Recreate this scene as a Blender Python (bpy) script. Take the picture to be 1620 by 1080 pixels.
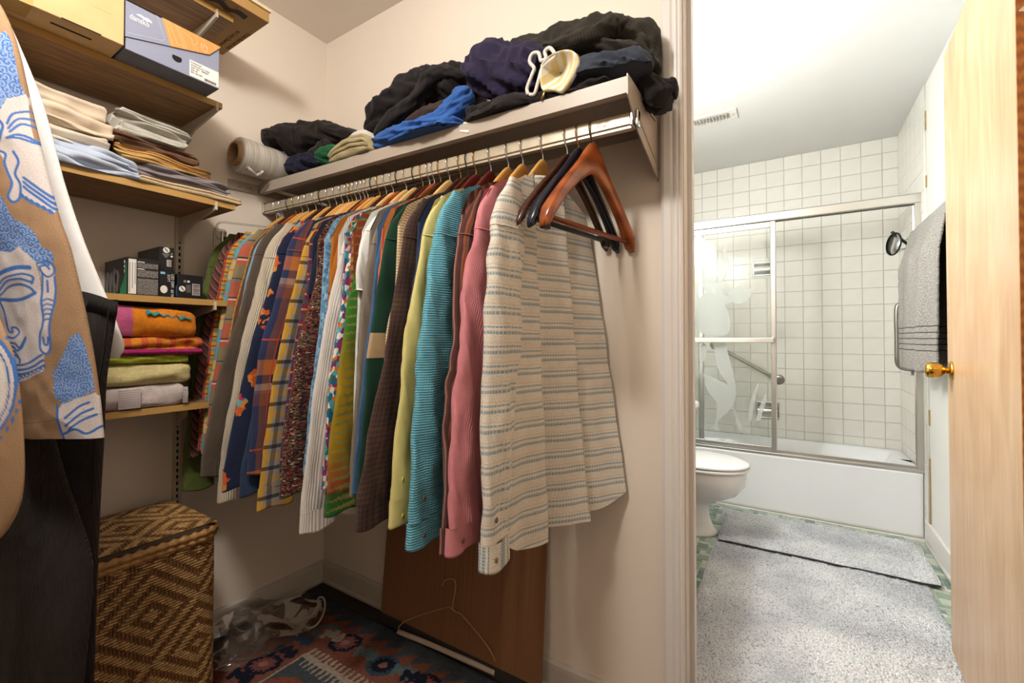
import bpy, bmesh, math, random
import numpy as np
from mathutils import Vector, Matrix

for o in list(bpy.data.objects): bpy.data.objects.remove(o)
SC = bpy.context.scene
COL = SC.collection
R = math.radians

# ---------------------------------------------------------------- camera
CAM_LOC = (1.7717, -1.226, 1.0712); YAW = R(32.46); PITCH = R(.83); FPX = 701.7
cd = bpy.data.cameras.new('camera'); cam = bpy.data.objects.new('camera', cd); COL.objects.link(cam)
cam.location = CAM_LOC; cam.rotation_euler = (math.pi/2 + PITCH, 0, YAW)
cd.sensor_width = 36; cd.lens = FPX*36/1620; cd.shift_y = -15/1620; cd.clip_start = .02
SC.camera = cam
# ---------------------------------------------------------------- world, lights, exposure
w = bpy.data.worlds.new('world'); SC.world = w; w.use_nodes = True
w.node_tree.nodes['Background'].inputs[0].default_value = (.9, .95, 1, 1)
w.node_tree.nodes['Background'].inputs[1].default_value = .3
def lamp(name, typ, loc, power, color, rot=(0, 0, 0), **k):
    l = bpy.data.lights.new(name, typ); o = bpy.data.objects.new(name, l); COL.objects.link(o)
    o.location = loc; o.rotation_euler = rot; l.energy = power; l.color = color
    for a, b in k.items(): setattr(l, a, b)
    return o
lamp('closet_ceiling_light', 'POINT', (1.12, -1.27, 2.25), 34.5, (1, .955, .90), shadow_soft_size=.09)
lamp('bath_vanity_light', 'AREA', (1.0, .62, 2.0), 6, (.94, .975, 1), rot=(0, R(-75), 0), shape='RECTANGLE', size=.12, size_y=.7)
lamp('bath_bulbs_light', 'POINT', (1.03, .62, 1.88), 31, (.94, .975, 1), shadow_soft_size=.12)
vs = SC.view_settings; vs.view_transform = 'Standard'; vs.look = 'None'; vs.gamma = 1; vs.use_curve_mapping = False
vs.exposure = .62

# ---------------------------------------------------------------- helpers
def lin(c):
    if isinstance(c, str):
        c = c.lstrip('#'); c = [int(c[i:i+2], 16)/255 for i in (0, 2, 4)]
    return tuple((v/12.92 if v <= .04045 else ((v+.055)/1.055)**2.4) for v in c[:3])
def c4(c): return (*lin(c), 1)
_F = np.array([-math.sin(YAW)*math.cos(PITCH), math.cos(YAW)*math.cos(PITCH), math.sin(PITCH)])
_R = np.array([math.cos(YAW), math.sin(YAW), 0.]); _U = np.cross(_R, _F); _C = np.array(CAM_LOC)
def at(px, py, x=None, y=None, z=None, d=None):      # real-world point seen at a measured image position, on a known plane
    r = _F + (px-810)/FPX*_R - (py-525.0)/FPX*_U
    t = (x-_C[0])/r[0] if x is not None else (y-_C[1])/r[1] if y is not None else (z-_C[2])/r[2] if z is not None else d
    return _C + t*r
def hsh(i, j, s): 
    v = np.sin(i*127.1 + j*311.7 + s*74.7)*43758.5453
    return v - np.floor(v)
def vn(x, y, s=0):                                    # smooth value noise, -1..1
    x = np.asarray(x, float); y = np.asarray(y, float)
    i = np.floor(x); j = np.floor(y); u = x-i; v = y-j; u = u*u*(3-2*u); v = v*v*(3-2*v)
    a = hsh(i, j, s)*(1-u) + hsh(i+1, j, s)*u; b = hsh(i, j+1, s)*(1-u) + hsh(i+1, j+1, s)*u
    return (a*(1-v) + b*v)*2-1
def fbm(x, y, s=0, o=3):
    t = 0; a = 1.
    for k in range(o): t = t + a*vn(np.asarray(x)*2**k, np.asarray(y)*2**k, s+k*13); a *= .5
    return t
def ridg(x, y, s=0): return 1-np.abs(vn(x, y, s))*2   # creased folds
ORG = {}
def tag(o, label=None, cat=None, group=None, kind=None):
    if label: o['label'] = label
    if cat: o['category'] = cat
    if group: o['group'] = group
    if kind: o['kind'] = kind
    return o
def thing(name, loc, label=None, cat=None, group=None, kind=None, rz=0):
    o = bpy.data.objects.new(name, None); COL.objects.link(o); o.location = loc; o.rotation_euler.z = rz; o.empty_display_size = .05
    ORG[o.name] = np.array(loc, float)
    return tag(o, label, cat, group, kind)
def link(name, me, mat=None, parent=None):
    o = bpy.data.objects.new(name, me); COL.objects.link(o)
    if mat is not None and not len(me.materials): me.materials.append(mat)
    if parent is not None: o.parent = parent
    return o
def root_org(p):
    while p is not None:
        if p.name in ORG: return ORG[p.name]
        p = p.parent
    return np.zeros(3)
def mk(name, V, Fs, mat, parent=None, smooth=True, uv=None, local=False, colr=None):
    V = np.asarray(V, float).reshape(-1, 3)
    if parent is not None and not local: V = V - root_org(parent)
    me = bpy.data.meshes.new(name); me.from_pydata(V.tolist(), [], Fs if isinstance(Fs, list) else Fs.tolist())
    if smooth: me.polygons.foreach_set('use_smooth', [True]*len(me.polygons))
    li = np.empty(len(me.loops), int); me.loops.foreach_get('vertex_index', li)
    if uv is not None:
        l = me.uv_layers.new(name='UVMap'); l.data.foreach_set('uv', np.asarray(uv, float).reshape(-1, 2)[li].ravel())
    if colr is not None:
        a = me.color_attributes.new('Col', 'FLOAT_COLOR', 'POINT'); cc = np.ones((len(V), 4)); cc[:, :3] = colr; a.data.foreach_set('color', cc.ravel())
    me.update(); return link(name, me, mat, parent)
def gridf(nv, nu):
    i = np.arange(nv)[:, None]*(nu+1) + np.arange(nu)[None, :]
    return np.stack([i, i+1, i+nu+2, i+nu+1], -1).reshape(-1, 4)
def surf(name, X, mat, parent=None, uv=None, cap=False, smooth=True, local=False, colr=None, flip=False):
    X = np.asarray(X, float); nv, nu = X.shape[0]-1, X.shape[1]-1
    F = gridf(nv, nu)
    if flip: F = F[:, ::-1]
    F = F.tolist()
    if cap:
        F.append(list(range(nu, -1, -1))[:-1] if not flip else list(range(0, nu))); b = nv*(nu+1)
        F.append(list(range(b, b+nu)) if not flip else list(range(b+nu-1, b-1, -1)))
    return mk(name, X.reshape(-1, 3), F, mat, parent, smooth, uv, local, None if colr is None else np.asarray(colr).reshape(-1, 3))
def bmobj(name, bm, mat, parent=None, smooth=False, local=False):
    me = bpy.data.meshes.new(name)
    if parent is not None and not local: bmesh.ops.translate(bm, verts=bm.verts, vec=Vector(-root_org(parent)))
    bm.to_mesh(me); bm.free()
    if smooth: me.polygons.foreach_set('use_smooth', [True]*len(me.polygons))
    return link(name, me, mat, parent)
def bbox(bm, x0, x1, y0, y1, z0, z1, bev=0, seg=2, M=None):
    r = bmesh.ops.create_cube(bm, size=1)['verts']
    bmesh.ops.scale(bm, vec=(x1-x0, y1-y0, z1-z0), verts=r)
    bmesh.ops.translate(bm, vec=((x0+x1)/2, (y0+y1)/2, (z0+z1)/2), verts=r)
    if bev:
        e = list({e for v in r for e in v.link_edges})
        g = bmesh.ops.bevel(bm, geom=e, offset=bev, segments=seg, profile=.5, affect='EDGES'); r = list(set(g['verts']) | {v for v in r if v.is_valid})
    if M is not None: bmesh.ops.transform(bm, matrix=M, verts=r)
def box(name, x0, x1, y0, y1, z0, z1, mat, parent=None, bev=0, M=None, local=False, smooth=False, seg=2):
    bm = bmesh.new(); bbox(bm, x0, x1, y0, y1, z0, z1, bev, seg, M); return bmobj(name, bm, mat, parent, smooth, local)
def prism(name, pts, axis, a, b, mat, parent=None, bev=0, local=False, smooth=False):   # polygon extruded along an axis
    bm = bmesh.new()
    def p3(p, h): return {'x': (h, p[0], p[1]), 'y': (p[0], h, p[1]), 'z': (p[0], p[1], h)}[axis]
    A = [bm.verts.new(p3(p, a)) for p in pts]; B = [bm.verts.new(p3(p, b)) for p in pts]
    n = len(pts); bm.faces.new(A); bm.faces.new(B[::-1])
    for i in range(n): bm.faces.new((A[i], B[i], B[(i+1) % n], A[(i+1) % n]))
    bmesh.ops.recalc_face_normals(bm, faces=bm.faces)
    if bev: bmesh.ops.bevel(bm, geom=list(bm.edges), offset=bev, segments=2, profile=.5, affect='EDGES')
    return bmobj(name, bm, mat, parent, smooth, local)
def spline(P, n):                                    # Catmull-Rom resample
    P = np.asarray(P, float); m = len(P)
    if m == 2: t = np.linspace(0, 1, n)[:, None]; return P[0]*(1-t)+P[1]*t
    Q = np.vstack([2*P[0]-P[1], P, 2*P[-1]-P[-2]]); t = np.linspace(0, m-1-1e-9, n); i = t.astype(int); f = (t-i)[:, None]
    a, b, c, d = Q[i], Q[i+1], Q[i+2], Q[i+3]
    return .5*((2*b)+(-a+c)*f+(2*a-5*b+4*c-d)*f*f+(-a+3*b-3*c+d)*f**3)
def tubeX(P, rad, nu=10, rad2=None, up=(0, 0, 1)):
    P = np.asarray(P, float); n = len(P); T = np.gradient(P, axis=0); T /= np.linalg.norm(T, axis=1)[:, None]+1e-12
    rad = np.broadcast_to(rad, n); rad2 = rad if rad2 is None else np.broadcast_to(rad2, n)
    N = np.array(up, float); X = np.zeros((n, nu+1, 3)); a = np.linspace(0, 2*math.pi, nu+1)
    for i in range(n):
        B = np.cross(T[i], N); l = np.linalg.norm(B)
        if l < 1e-3: B = np.cross(T[i], [1, .3, .2]); l = np.linalg.norm(B)
        B /= l; M = np.cross(B, T[i]); 
        if rad is rad2: N = M
        X[i] = P[i] + np.outer(np.cos(a)*rad[i], B) + np.outer(np.sin(a)*rad2[i], M)
    return X
def tube(name, P, rad, mat, parent=None, nu=10, cap=True, local=False, n=None, rad2=None, up=(0, 0, 1)):
    if n: P = spline(P, n); rad = spline(np.asarray(rad, float)[:, None], n)[:, 0] if np.ndim(rad) else rad
    return surf(name, tubeX(P, rad, nu, rad2, up), mat, parent, cap=cap, local=local)
def lathe(name, prof, mat, parent=None, n=24, M=None, local=False, cap=True):      # prof [(r,z)]
    a = np.linspace(0, 2*math.pi, n+1); p = np.asarray(prof, float)
    X = np.stack([np.outer(p[:, 0], np.cos(a)), np.outer(p[:, 0], np.sin(a)), np.repeat(p[:, 1:2], n+1, 1)], -1)
    if M is not None: X = X @ np.array(M.to_3x3()).T + np.array(M.translation)
    return surf(name, X, mat, parent, cap=cap, local=local)
def text(name, s, size, M, mat, parent=None, ext=.0003, local=False, align='LEFT', sx=1.):
    cu = bpy.data.curves.new(name, 'FONT'); cu.body = s; cu.size = size; cu.extrude = ext; cu.align_x = align; cu.resolution_u = 2
    t = bpy.data.objects.new(name, cu); COL.objects.link(t); dg = bpy.context.evaluated_depsgraph_get()
    me = bpy.data.meshes.new_from_object(t.evaluated_get(dg)); bpy.data.objects.remove(t)
    me.transform(M @ Matrix.Diagonal((sx, 1, 1, 1)))
    if parent is not None and not local: me.transform(Matrix.Translation(-root_org(parent)))
    me.materials.clear(); me.name = name
    return link(name, me, mat, parent)
def frame(o, u, v):                                   # matrix with text x-axis along u, y-axis along v
    u = Vector(u).normalized(); v = Vector(v).normalized(); n = u.cross(v)
    return Matrix(((u.x, v.x, n.x, o[0]), (u.y, v.y, n.y, o[1]), (u.z, v.z, n.z, o[2]), (0, 0, 0, 1)))
def inpoly(x, y, poly):
    p = np.asarray(poly, float); r = np.zeros(np.shape(x), bool); j = len(p)-1
    for i in range(len(p)):
        c = ((p[i, 1] > y) != (p[j, 1] > y)) & (x < (p[j, 0]-p[i, 0])*(y-p[i, 1])/(p[j, 1]-p[i, 1]+1e-15)+p[i, 0]); r ^= c; j = i
    return r
def segd(x, y, poly, closed=False):
    p = np.asarray(poly, float); d = np.full(np.shape(x), 9e9); n = len(p)
    for i in range(n if closed else n-1):
        a = p[i]; b = p[(i+1) % n]; e = b-a; t = np.clip(((x-a[0])*e[0]+(y-a[1])*e[1])/(e@e+1e-15), 0, 1)
        d = np.minimum(d, np.hypot(x-a[0]-t*e[0], y-a[1]-t*e[1]))
    return d

# ---------------------------------------------------------------- materials
class NT:
    def __init__(s, name, rough=.6, metal=0, spec=.5):
        s.m = bpy.data.materials.new(name); s.m.use_nodes = True; s.t = s.m.node_tree; s.b = s.t.nodes['Principled BSDF']
        s.b.inputs['Roughness'].default_value = rough; s.b.inputs['Metallic'].default_value = metal; s.b.inputs['Specular IOR Level'].default_value = spec
    def put(s, sock, v):
        if isinstance(v, bpy.types.NodeSocket): s.t.links.new(v, sock)
        elif isinstance(v, (int, float)): sock.default_value = v if sock.type == 'VALUE' else ((v, v, v, 1) if sock.type == 'RGBA' else (v, v, v))
        else: sock.default_value = v if len(v) == len(sock.default_value) else ((*v, 1) if len(v) == 3 else v[:3])
    def n(s, typ, **k):
        nd = s.t.nodes.new('ShaderNode'+typ)
        for a, b in k.items():
            if a.startswith('i_'): s.put(nd.inputs[a[2:].replace('_', ' ')], b)
            else: setattr(nd, a, b)
        return nd
    def ma(s, op, a, b=0, c=None):
        nd = s.n('Math', operation=op); s.put(nd.inputs[0], a); s.put(nd.inputs[1], b)
        if c is not None: s.put(nd.inputs[2], c)
        return nd.outputs[0]
    def mix(s, f, a, b, blend='MIX'):
        nd = s.n('Mix', data_type='RGBA', blend_type=blend); s.put(nd.inputs[0], f); s.put(nd.inputs[6], a); s.put(nd.inputs[7], b); return nd.outputs[2]
    def coord(s, k='UV', scale=None, rot=None):
        o = s.n('TexCoord').outputs[k]
        if scale or rot:
            mp = s.n('Mapping'); s.t.links.new(o, mp.inputs[0])
            if scale: mp.inputs['Scale'].default_value = scale
            if rot: mp.inputs['Rotation'].default_value = rot
            o = mp.outputs[0]
        return o
    def noise(s, vec, scale, detail=3, rough=.5, out=0, dist=0):
        nd = s.n('TexNoise'); s.put(nd.inputs['Vector'], vec); nd.inputs['Scale'].default_value = scale; nd.inputs['Detail'].default_value = detail
        nd.inputs['Roughness'].default_value = rough; nd.inputs['Distortion'].default_value = dist; return nd.outputs[out]
    def vor(s, vec, scale, out='Distance', feat='F1'):
        nd = s.n('TexVoronoi', feature=feat); s.put(nd.inputs['Vector'], vec); nd.inputs['Scale'].default_value = scale; return nd.outputs[out]
    def ramp(s, f, stops, interp='LINEAR'):
        nd = s.n('ValToRGB'); s.put(nd.inputs[0], f); cr = nd.color_ramp; cr.interpolation = interp
        while len(cr.elements) < len(stops): cr.elements.new(.5)
        for e, (p, c) in zip(cr.elements, stops): e.position = p; e.color = c4(c) if isinstance(c, (str, tuple, list)) else (c, c, c, 1)
        return nd.outputs[0]
    def bump(s, h, strength=.3, dist=.002):
        nd = s.n('Bump'); nd.inputs['Strength'].default_value = strength; nd.inputs['Distance'].default_value = dist; s.put(nd.inputs['Height'], h)
        s.t.links.new(nd.outputs[0], s.b.inputs['Normal']); return s
    def col(s, v): s.put(s.b.inputs['Base Color'], c4(v) if isinstance(v, str) else v); return s
def plain(name, color, rough=.6, metal=0, var=.06, vs=8, bump=0, bs=200, bd=.001, spec=.5, coord='Object'):
    t = NT(name, rough, metal, spec); c = c4(color)
    if var or bump:
        co = t.coord(coord); nz = t.noise(co, vs, 3)
        t.col(t.mix(t.ma('MULTIPLY', nz, 1), tuple(v*(1-var) for v in c[:3])+(1,), tuple(min(1, v*(1+var)) for v in c[:3])+(1,)))
        if bump: t.bump(t.noise(co, bs, 2), bump, bd)
    else: t.col(c)
    return t.m
def wood(name, c1, c2, scale=(1, 1, 1), rough=.5, ring=9, dist=3, bump=.1):
    t = NT(name, rough); co = t.coord('Object', scale)
    n1 = t.noise(co, 3, 4, .6, dist=.4); 
    wv = t.n('TexWave', wave_type='BANDS', bands_direction='Z'); t.put(wv.inputs['Vector'], co); wv.inputs['Scale'].default_value = ring; wv.inputs['Distortion'].default_value = dist; wv.inputs['Detail'].default_value = 3
    fine = t.noise(t.coord('Object', tuple(v*6 for v in scale)), 12, 3, .7)
    f = t.ma('ADD', t.ma('MULTIPLY', wv.outputs[1], .45), t.ma('ADD', t.ma('MULTIPLY', n1, .4), t.ma('MULTIPLY', fine, .3)))
    t.col(t.ramp(f, [(.25, c1), (.85, c2)])); t.bump(fine, bump, .001); return t.m
def fab(name, base, layers=(), rough=.92, cord=None, var=.12, vs=14, bump=.35, bs=900, wig=0, over=None):
    """woven cloth: base colour, stripe layers (axis, period, offset, width, colour, alpha), optional corduroy wale"""
    t = NT(name, rough, 0, .15); uv = t.coord('UV'); sp = t.n('SeparateXYZ'); t.put(sp.inputs[0], uv); U, V = sp.outputs[0], sp.outputs[1]
    if wig:
        U = t.ma('ADD', U, t.ma('MULTIPLY', t.ma('SUBTRACT', t.noise(uv, 22, 2), .5), wig)); V = t.ma('ADD', V, t.ma('MULTIPLY', t.ma('SUBTRACT', t.noise(uv, 25, 2), .5), wig))
    c = over(t, uv, U, V) if over else (base if isinstance(base, bpy.types.NodeSocket) else c4(base))
    for (ax, per, off, wd, colr, al) in layers:
        if ax == 'd': f = t.ma('ADD', t.ma('MULTIPLY', U, 1/per), t.ma('MULTIPLY', V, 1/per))
        else: f = t.ma('MULTIPLY', U if ax == 'u' else V, 1/per)
        f = t.ma('FRACT', t.ma('ADD', f, off)); f = t.ma('LESS_THAN', f, wd)
        c = t.mix(t.ma('MULTIPLY', f, al), c, c4(colr))
    nz = t.noise(uv, vs, 4, .65)
    c = t.mix(1, c, t.ramp(nz, [(.3, 1-var*1.4), (.7, 1.0)]), 'MULTIPLY')
    t.col(c)
    h = t.noise(uv, bs, 2)
    if cord: h = t.ma('ADD', t.ma('SINE', t.ma('MULTIPLY', U if cord[0] == 'u' else V, 6.2832/cord[1])), t.ma('MULTIPLY', h, .6))
    t.bump(h, bump, .0015); 
    try: t.b.inputs['Sheen Weight'].default_value = .08
    except Exception: pass
    return t.m
M = {}
def chrome(name, c, rough=.2): return plain(name, c, rough, 1, .03)
M['wall'] = plain('cream_wall_paint', '#e5d9ca', .75, var=.03, vs=3, bump=.12, bs=220)
M['ceil'] = plain('ceiling_paint', '#e8dfd4', .85, var=.03, bump=.15, bs=180)
M['trim'] = plain('white_gloss_trim', '#dfdad4', .4, var=.03, vs=6)
M['base'] = plain('scuffed_baseboard', '#c9bfb4', .5, var=.1, vs=9)
M['bwall'] = plain('bath_wall_paint', '#e4e3dc', .55, var=.02)
M['bceil'] = plain('bath_ceiling_paint', '#d9d9d5', .8, var=.02, bump=.1, bs=160)
M['tile'] = plain('glazed_white_tile', '#e3e1d8', .22, var=.05, vs=14, bump=.2, bs=260, bd=.0006)
M['grout'] = plain('beige_grout', '#e2dcd0', .9, var=.06, vs=20)
M['porc'] = plain('white_porcelain', '#eeeeec', .12, var=.01)
M['tub'] = plain('tub_enamel', '#ecedee', .2, var=.015)
M['chrome'] = chrome('polished_chrome', '#c9cac8', .15)
M['alu'] = chrome('satin_aluminium', '#cfcdc8', .32)
M['steel'] = chrome('brushed_steel', '#9c9790', .3)
M['brass'] = chrome('worn_brass', '#c79a45', .2)
M['wire'] = chrome('bright_steel_wire', '#d5d6d8', .18)
M['wirek'] = plain('black_coated_wire', '#1d1d1f', .3)
M['wireb'] = chrome('brass_wire', '#b99b62', .25)
M['black'] = plain('black_plastic', '#16171a', .35)
M['shelf'] = wood('walnut_shelf_laminate', '#765638', '#ad8961', (14, 1.2, 14), .55)
M['shelfedge'] = wood('oak_edge_banding', '#a9803f', '#c99f5d', (10, 1, 30), .5)
M['bracket'] = plain('almond_shelf_bracket', '#c9bda9', .45, var=.04)
M['metalshelf'] = plain('beige_enamel_steel', '#a99d8f', .42, var=.04, vs=5)
M['rail'] = plain('scratched_cream_rail', '#bdb09a', .35, var=.16, vs=40, metal=.3)
M['darkhole'] = plain('dark_slot', '#0c0b0a', .9, var=0)
# ================================================================= structure
def st(o): o['kind'] = 'structure'; return o
HC = 2.4
JX = 1.53; JR = 2.215; HD = 2.05          # door opening left / right / head
XB, YT, YB = 2.356, 1.957, 2.572          # bathroom right wall, tub front, tub back wall
XL = .86                                  # bathroom left wall
st(box('floor', -.1, 2.8, -3.1, .11, -.05, -.004, plain('subfloor_dark', '#1d1512', .8)))
FL = bpy.data.objects['floor']
M['plank'] = wood('dark_walnut_plank', '#231713', '#46332b', (1.2, 22, 22), .5)
for i in range(31):
    box('plank', -.0, 2.7, -.0995-i*.1, -.0005-i*.1, -.012, 0, M['plank'], FL, bev=.0012, seg=1)
st(box('ceiling', -.1, 2.8, -3.1, .11, HC, HC+.06, M['ceil']))
st(box('wall_left', -.12, 0, -3.1, .11, 0, HC, M['wall']))
# clothes wall with the doorway cut out of it
bm = bmesh.new()
bbox(bm, 0, JX-.018, 0, .11, 0, HC); bbox(bm, JX-.018, JR+.018, 0, .11, HD+.018, HC); bbox(bm, JR+.018, 2.8, 0, .11, 0, HC)
st(bmobj('wall_back', bm, M['wall']))
st(box('wall_right', 2.7, 2.82, -3.1, 0, 0, HC, M['wall']))
st(box('wall_front', -.12, 2.82, -3.2, -3.1, 0, HC, M['wall']))
# baseboards with quarter-round shoe
def baseboard(name, prof, axis, a, b, mat):
    o = prism(name, prof, axis, a, b, mat); return st(o)
BP = [(0, 0), (.016, 0), (.02, .012), (.016, .02), (.013, .022), (.013, .072), (.012, .084), (.006, .0925), (0, .0925)]
o = baseboard('baseboard_back', [(-p, z) for p, z in BP], 'x', .0131, 1.474, M['base'])
o = baseboard('baseboard_left', [(p, z) for p, z in BP], 'y', -3.1, 0, M['base'])
# door casing and jambs (left side painted white)
CP = [(1.474, 0), (1.474, -.014), (1.482, -.018), (1.498, -.0165), (1.504, -.0125), (1.509, -.0145), (1.514, -.0145), (1.518, -.0105), (1.5225, -.0115), (1.5275, -.008), (1.5275, 0)]
st(prism('trim_1', CP, 'z', 0, HD+.056, M['trim']))
st(prism('trim_2', [(1.512, 0), (1.512, .11), (1.53, .11), (1.53, .078), (1.541, .076), (1.541, .047), (1.53, .045), (1.53, 0)], 'z', 0, HD, M['trim']))
st(box('trim_3', 1.512, JR+.018, 0, .11, HD, HD+.018, M['trim'], bev=.001))
st(prism('trim_4', [(-.0, HD), (-.012, HD+.004), (-.017, HD+.05), (-.012, HD+.056), (0, HD+.056)], 'x', 1.5275, JR+.06, M['trim']))
M['jambw'] = wood('orange_varnished_wood', '#8d5426', '#b97a3e', (20, 20, 1.2), .35)
st(box('trim_5', JR, JR+.018, 0, .11, 0, HD, M['jambw'], bev=.001))
st(box('trim_6', JR+.003, JR+.06, -.016, 0, 0, HD, M['jambw'], bev=.003))
# ---------------- bathroom shell
st(box('floor_bath', XL, XB, .11, YB, -.05, -.003, M['grout']))
FB = bpy.data.objects['floor_bath']
st(box('threshold', 1.53, JR, 0, .112, -.01, .008, wood('threshold_wood', '#4a3426', '#6b4d38', (1, 20, 20)), bev=.003))
bpy.data.objects['threshold'].name = 'trim_7'
st(box('ceiling_bath', XL-.1, XB+.1, .11, YB+.1, HC, HC+.06, M['bceil']))
st(box('wall_bath_left', XL-.1, XL, .11, YB, 0, HC, M['bwall']))
WBR = st(box('wall_bath_right', XB+.006, XB+.1, .11, YB+.1, 0, HC, M['bwall']))
WBB = st(box('wall_bath_back', XL-.1, XB+.006, YB+.006, YB+.1, 0, HC, M['grout']))
st(box('baseboard_bath_right', XB-.007, XB+.0061, .11, YT-.001, 0, .11, M['trim'], bev=.003))
st(tube('trim_8', [(XB-.011, .11, .009), (XB-.011, YT-.06, .009)], .009, M['trim'], nu=12))
# painted side wall starts where the tile ends; tile area is backed with grout
TP = .1115
def tile_mesh(name, sx, sz, d, axis):
    bm = bmesh.new(); g = .0009
    if axis == 'y': bbox(bm, g, sx-g, 0, d, g, sz-g, .0011, 1)
    else: bbox(bm, 0, d, g, sx-g, g, sz-g, .0011, 1)
    me = bpy.data.meshes.new(name); bm.to_mesh(me); bm.free(); me.polygons.foreach_set('use_smooth', [False]*len(me.polygons)); me.materials.append(M['tile']); return me
tms = {}
def tiles(par, axis, a0, a1, z0, z1, plane, start):
    # columns run from `start` (the corner) towards a0
    k = 0; cols = []
    e = start
    while e > a0+.002:
        w_ = min(TP if k else .082, e-a0); cols.append((e-w_, w_)); e -= w_; k += 1
    z = z1; rows = []
    while z > z0+.002:
        h_ = min(TP if rows else .098, z-z0); rows.append((z-h_, h_)); z -= h_
    for (cx_, w_) in cols:
        for (rz_, h_) in rows:
            key = (axis, round(w_, 3), round(h_, 3))
            if key not in tms: tms[key] = tile_mesh('tile', w_, h_, .008, axis)
            o = bpy.data.objects.new('tile', tms[key]); COL.objects.link(o); o.parent = par
            o.location = (cx_, plane, rz_) if axis == 'y' else (plane, cx_, rz_)
tiles(WBB, 'y', 1.02, XB, .345, HC, YB-.002, XB)
box('grout_bed', XB+.001, XB+.0063, 1.885, YB+.01, .0, HC, M['grout'], WBR)
tiles(WBR, 'x', 1.895, YB-.002, .06, HC, XB-.002, YB-.002)
tube('edge_bead', [(XB+.002, 1.888, .11), (XB+.002, 1.888, HC)], .006, M['tile'], WBR, nu=8)
cb = plain('stained_caulk', '#9d8452', .9, var=.4, vs=40)
for z0, z1 in ((.115, .45), (.62, .70), (1.86, 1.92), (2.16, 2.26)):
    box('caulk', XB+.001, XB+.0066, 1.872, 1.8815, z0, z1, cb, WBR)
# closet-facing bathroom wall side
# mosaic floor: the squares seen around the mats are single pieces, the rest one part
ms = [plain('mosaic_%d' % i, c, .35, var=.1, vs=60) for i, c in enumerate(['#8a9a8b', '#9fac9c', '#b3bcaa', '#71857a', '#8b9d90', '#c2c6b6', '#a2ae9f'])]
random.seed(4)
def mosaic():
    g = .0265; nx = int((XB-XL)/g); ny = int((YT-.11)/g); used = np.zeros((nx+3, ny+3), bool); singles = []; rest = []
    for i in range(nx):
        for j in range(ny):
            if used[i, j]: continue
            r = random.random(); w_, h_ = (2, 2) if r < .18 else (2, 1) if r < .42 else (1, 2) if r < .62 else (1, 1)
            if i+w_ > nx: w_ = 1
            if j+h_ > ny: h_ = 1
            if used[i:i+w_, j:j+h_].any(): w_ = h_ = 1
            used[i:i+w_, j:j+h_] = True
            x, y = XL+i*g, .115+j*g; c = random.randrange(len(ms))
            t_ = (x, y, w_*g, h_*g, c)
            vis = (x > 1.28 and x < 1.47 and .45 < y < 1.33) or (x > 2.22 and .85 < y) or (1.2 < x < 1.47 and 1.33 <= y)
            (singles if vis else rest).append(t_)
    singles.sort(key=lambda t: t[1]); rest += singles[300:]; singles = singles[:300]
    cache = {}
    for x, y, a, b, c in singles:
        k = (round(a, 4), round(b, 4), c)
        if k not in cache:
            bm = bmesh.new(); bbox(bm, .001, a-.001, .001, b-.001, -.006, .0005, .0012, 1); me = bpy.data.meshes.new('mosaic_tile'); bm.to_mesh(me); bm.free(); me.materials.append(ms[c]); cache[k] = me
        o = bpy.data.objects.new('mosaic_tile', cache[k]); COL.objects.link(o); o.parent = FB; o.location = (x, y, 0)
    V = []; F = []; mi = []
    for x, y, a, b, c in rest:
        n = len(V); V += [(x+.001, y+.001, .0004), (x+a-.001, y+.001, .0004), (x+a-.001, y+b-.001, .0004), (x+.001, y+b-.001, .0004)]; F.append((n, n+1, n+2, n+3)); mi.append(c)
        V += [(x+.001, y+.001, -.004), (x+a-.001, y+.001, -.004), (x+a-.001, y+b-.001, -.004), (x+.001, y+b-.001, -.004)]
        for q in range(4): F.append((n+q, n+4+q, n+4+(q+1) % 4, n+(q+1) % 4)); mi.append(c)
    o = mk('mosaic_field', V, F, None, FB, smooth=False)
    for m in ms: o.data.materials.append(m)
    o.data.polygons.foreach_set('material_index', mi); o['kind'] = 'stuff'
mosaic()
# ================================================================= bathroom things
# ---- flush wooden door swung into the bathroom
bt_ = NT('birch_door_veneer', .34); c1 = bt_.noise(bt_.coord('Object', (10, 10, .9)), 1.6, 4, .6, dist=1.2); c2 = bt_.noise(bt_.coord('Object', (70, 70, 2.2)), 1.5, 3, .6); c3 = bt_.noise(bt_.coord('Object', (5, 5, 1.6)), 1.2, 2, .5, dist=2.5)
bt_.col(bt_.ramp(bt_.ma('ADD', bt_.ma('MULTIPLY', c1, .4), bt_.ma('ADD', bt_.ma('MULTIPLY', c2, .25), bt_.ma('MULTIPLY', c3, .35))), [(.35, '#a9835c'), (.5, '#bb9771'), (.66, '#c9ab88')])); M['birch'] = bt_.m
HX, HY = 2.178, .150; DA = math.atan2(2.213-HX, .852-HY); DW = .70
dr = thing('door_1', (HX, HY, .02), kind='structure', rz=-DA)
box('leaf', 0, .034, .0015, DW, 0, 2.025, M['birch'], dr, local=True, bev=.0015, seg=1)
box('edge_strip', .0005, .0335, -.0006, .0016, 0, 2.025, M['jambw'], dr, local=True)
for hz in (.2, 1.83):
    h = box('hinge', .004, .03, -.0028, -.0005, hz-.045, hz+.045, M['steel'], dr, local=True, bev=.001)
    lathe('hinge_pin', [(.0, -.047), (.006, -.047), (.006, .047), (0, .047)], M['steel'], h, 10, Matrix.Translation((-.003, -.006, hz)), local=True)
Mx = Matrix.Rotation(R(-90), 4, 'Y')
kz = .945
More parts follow.
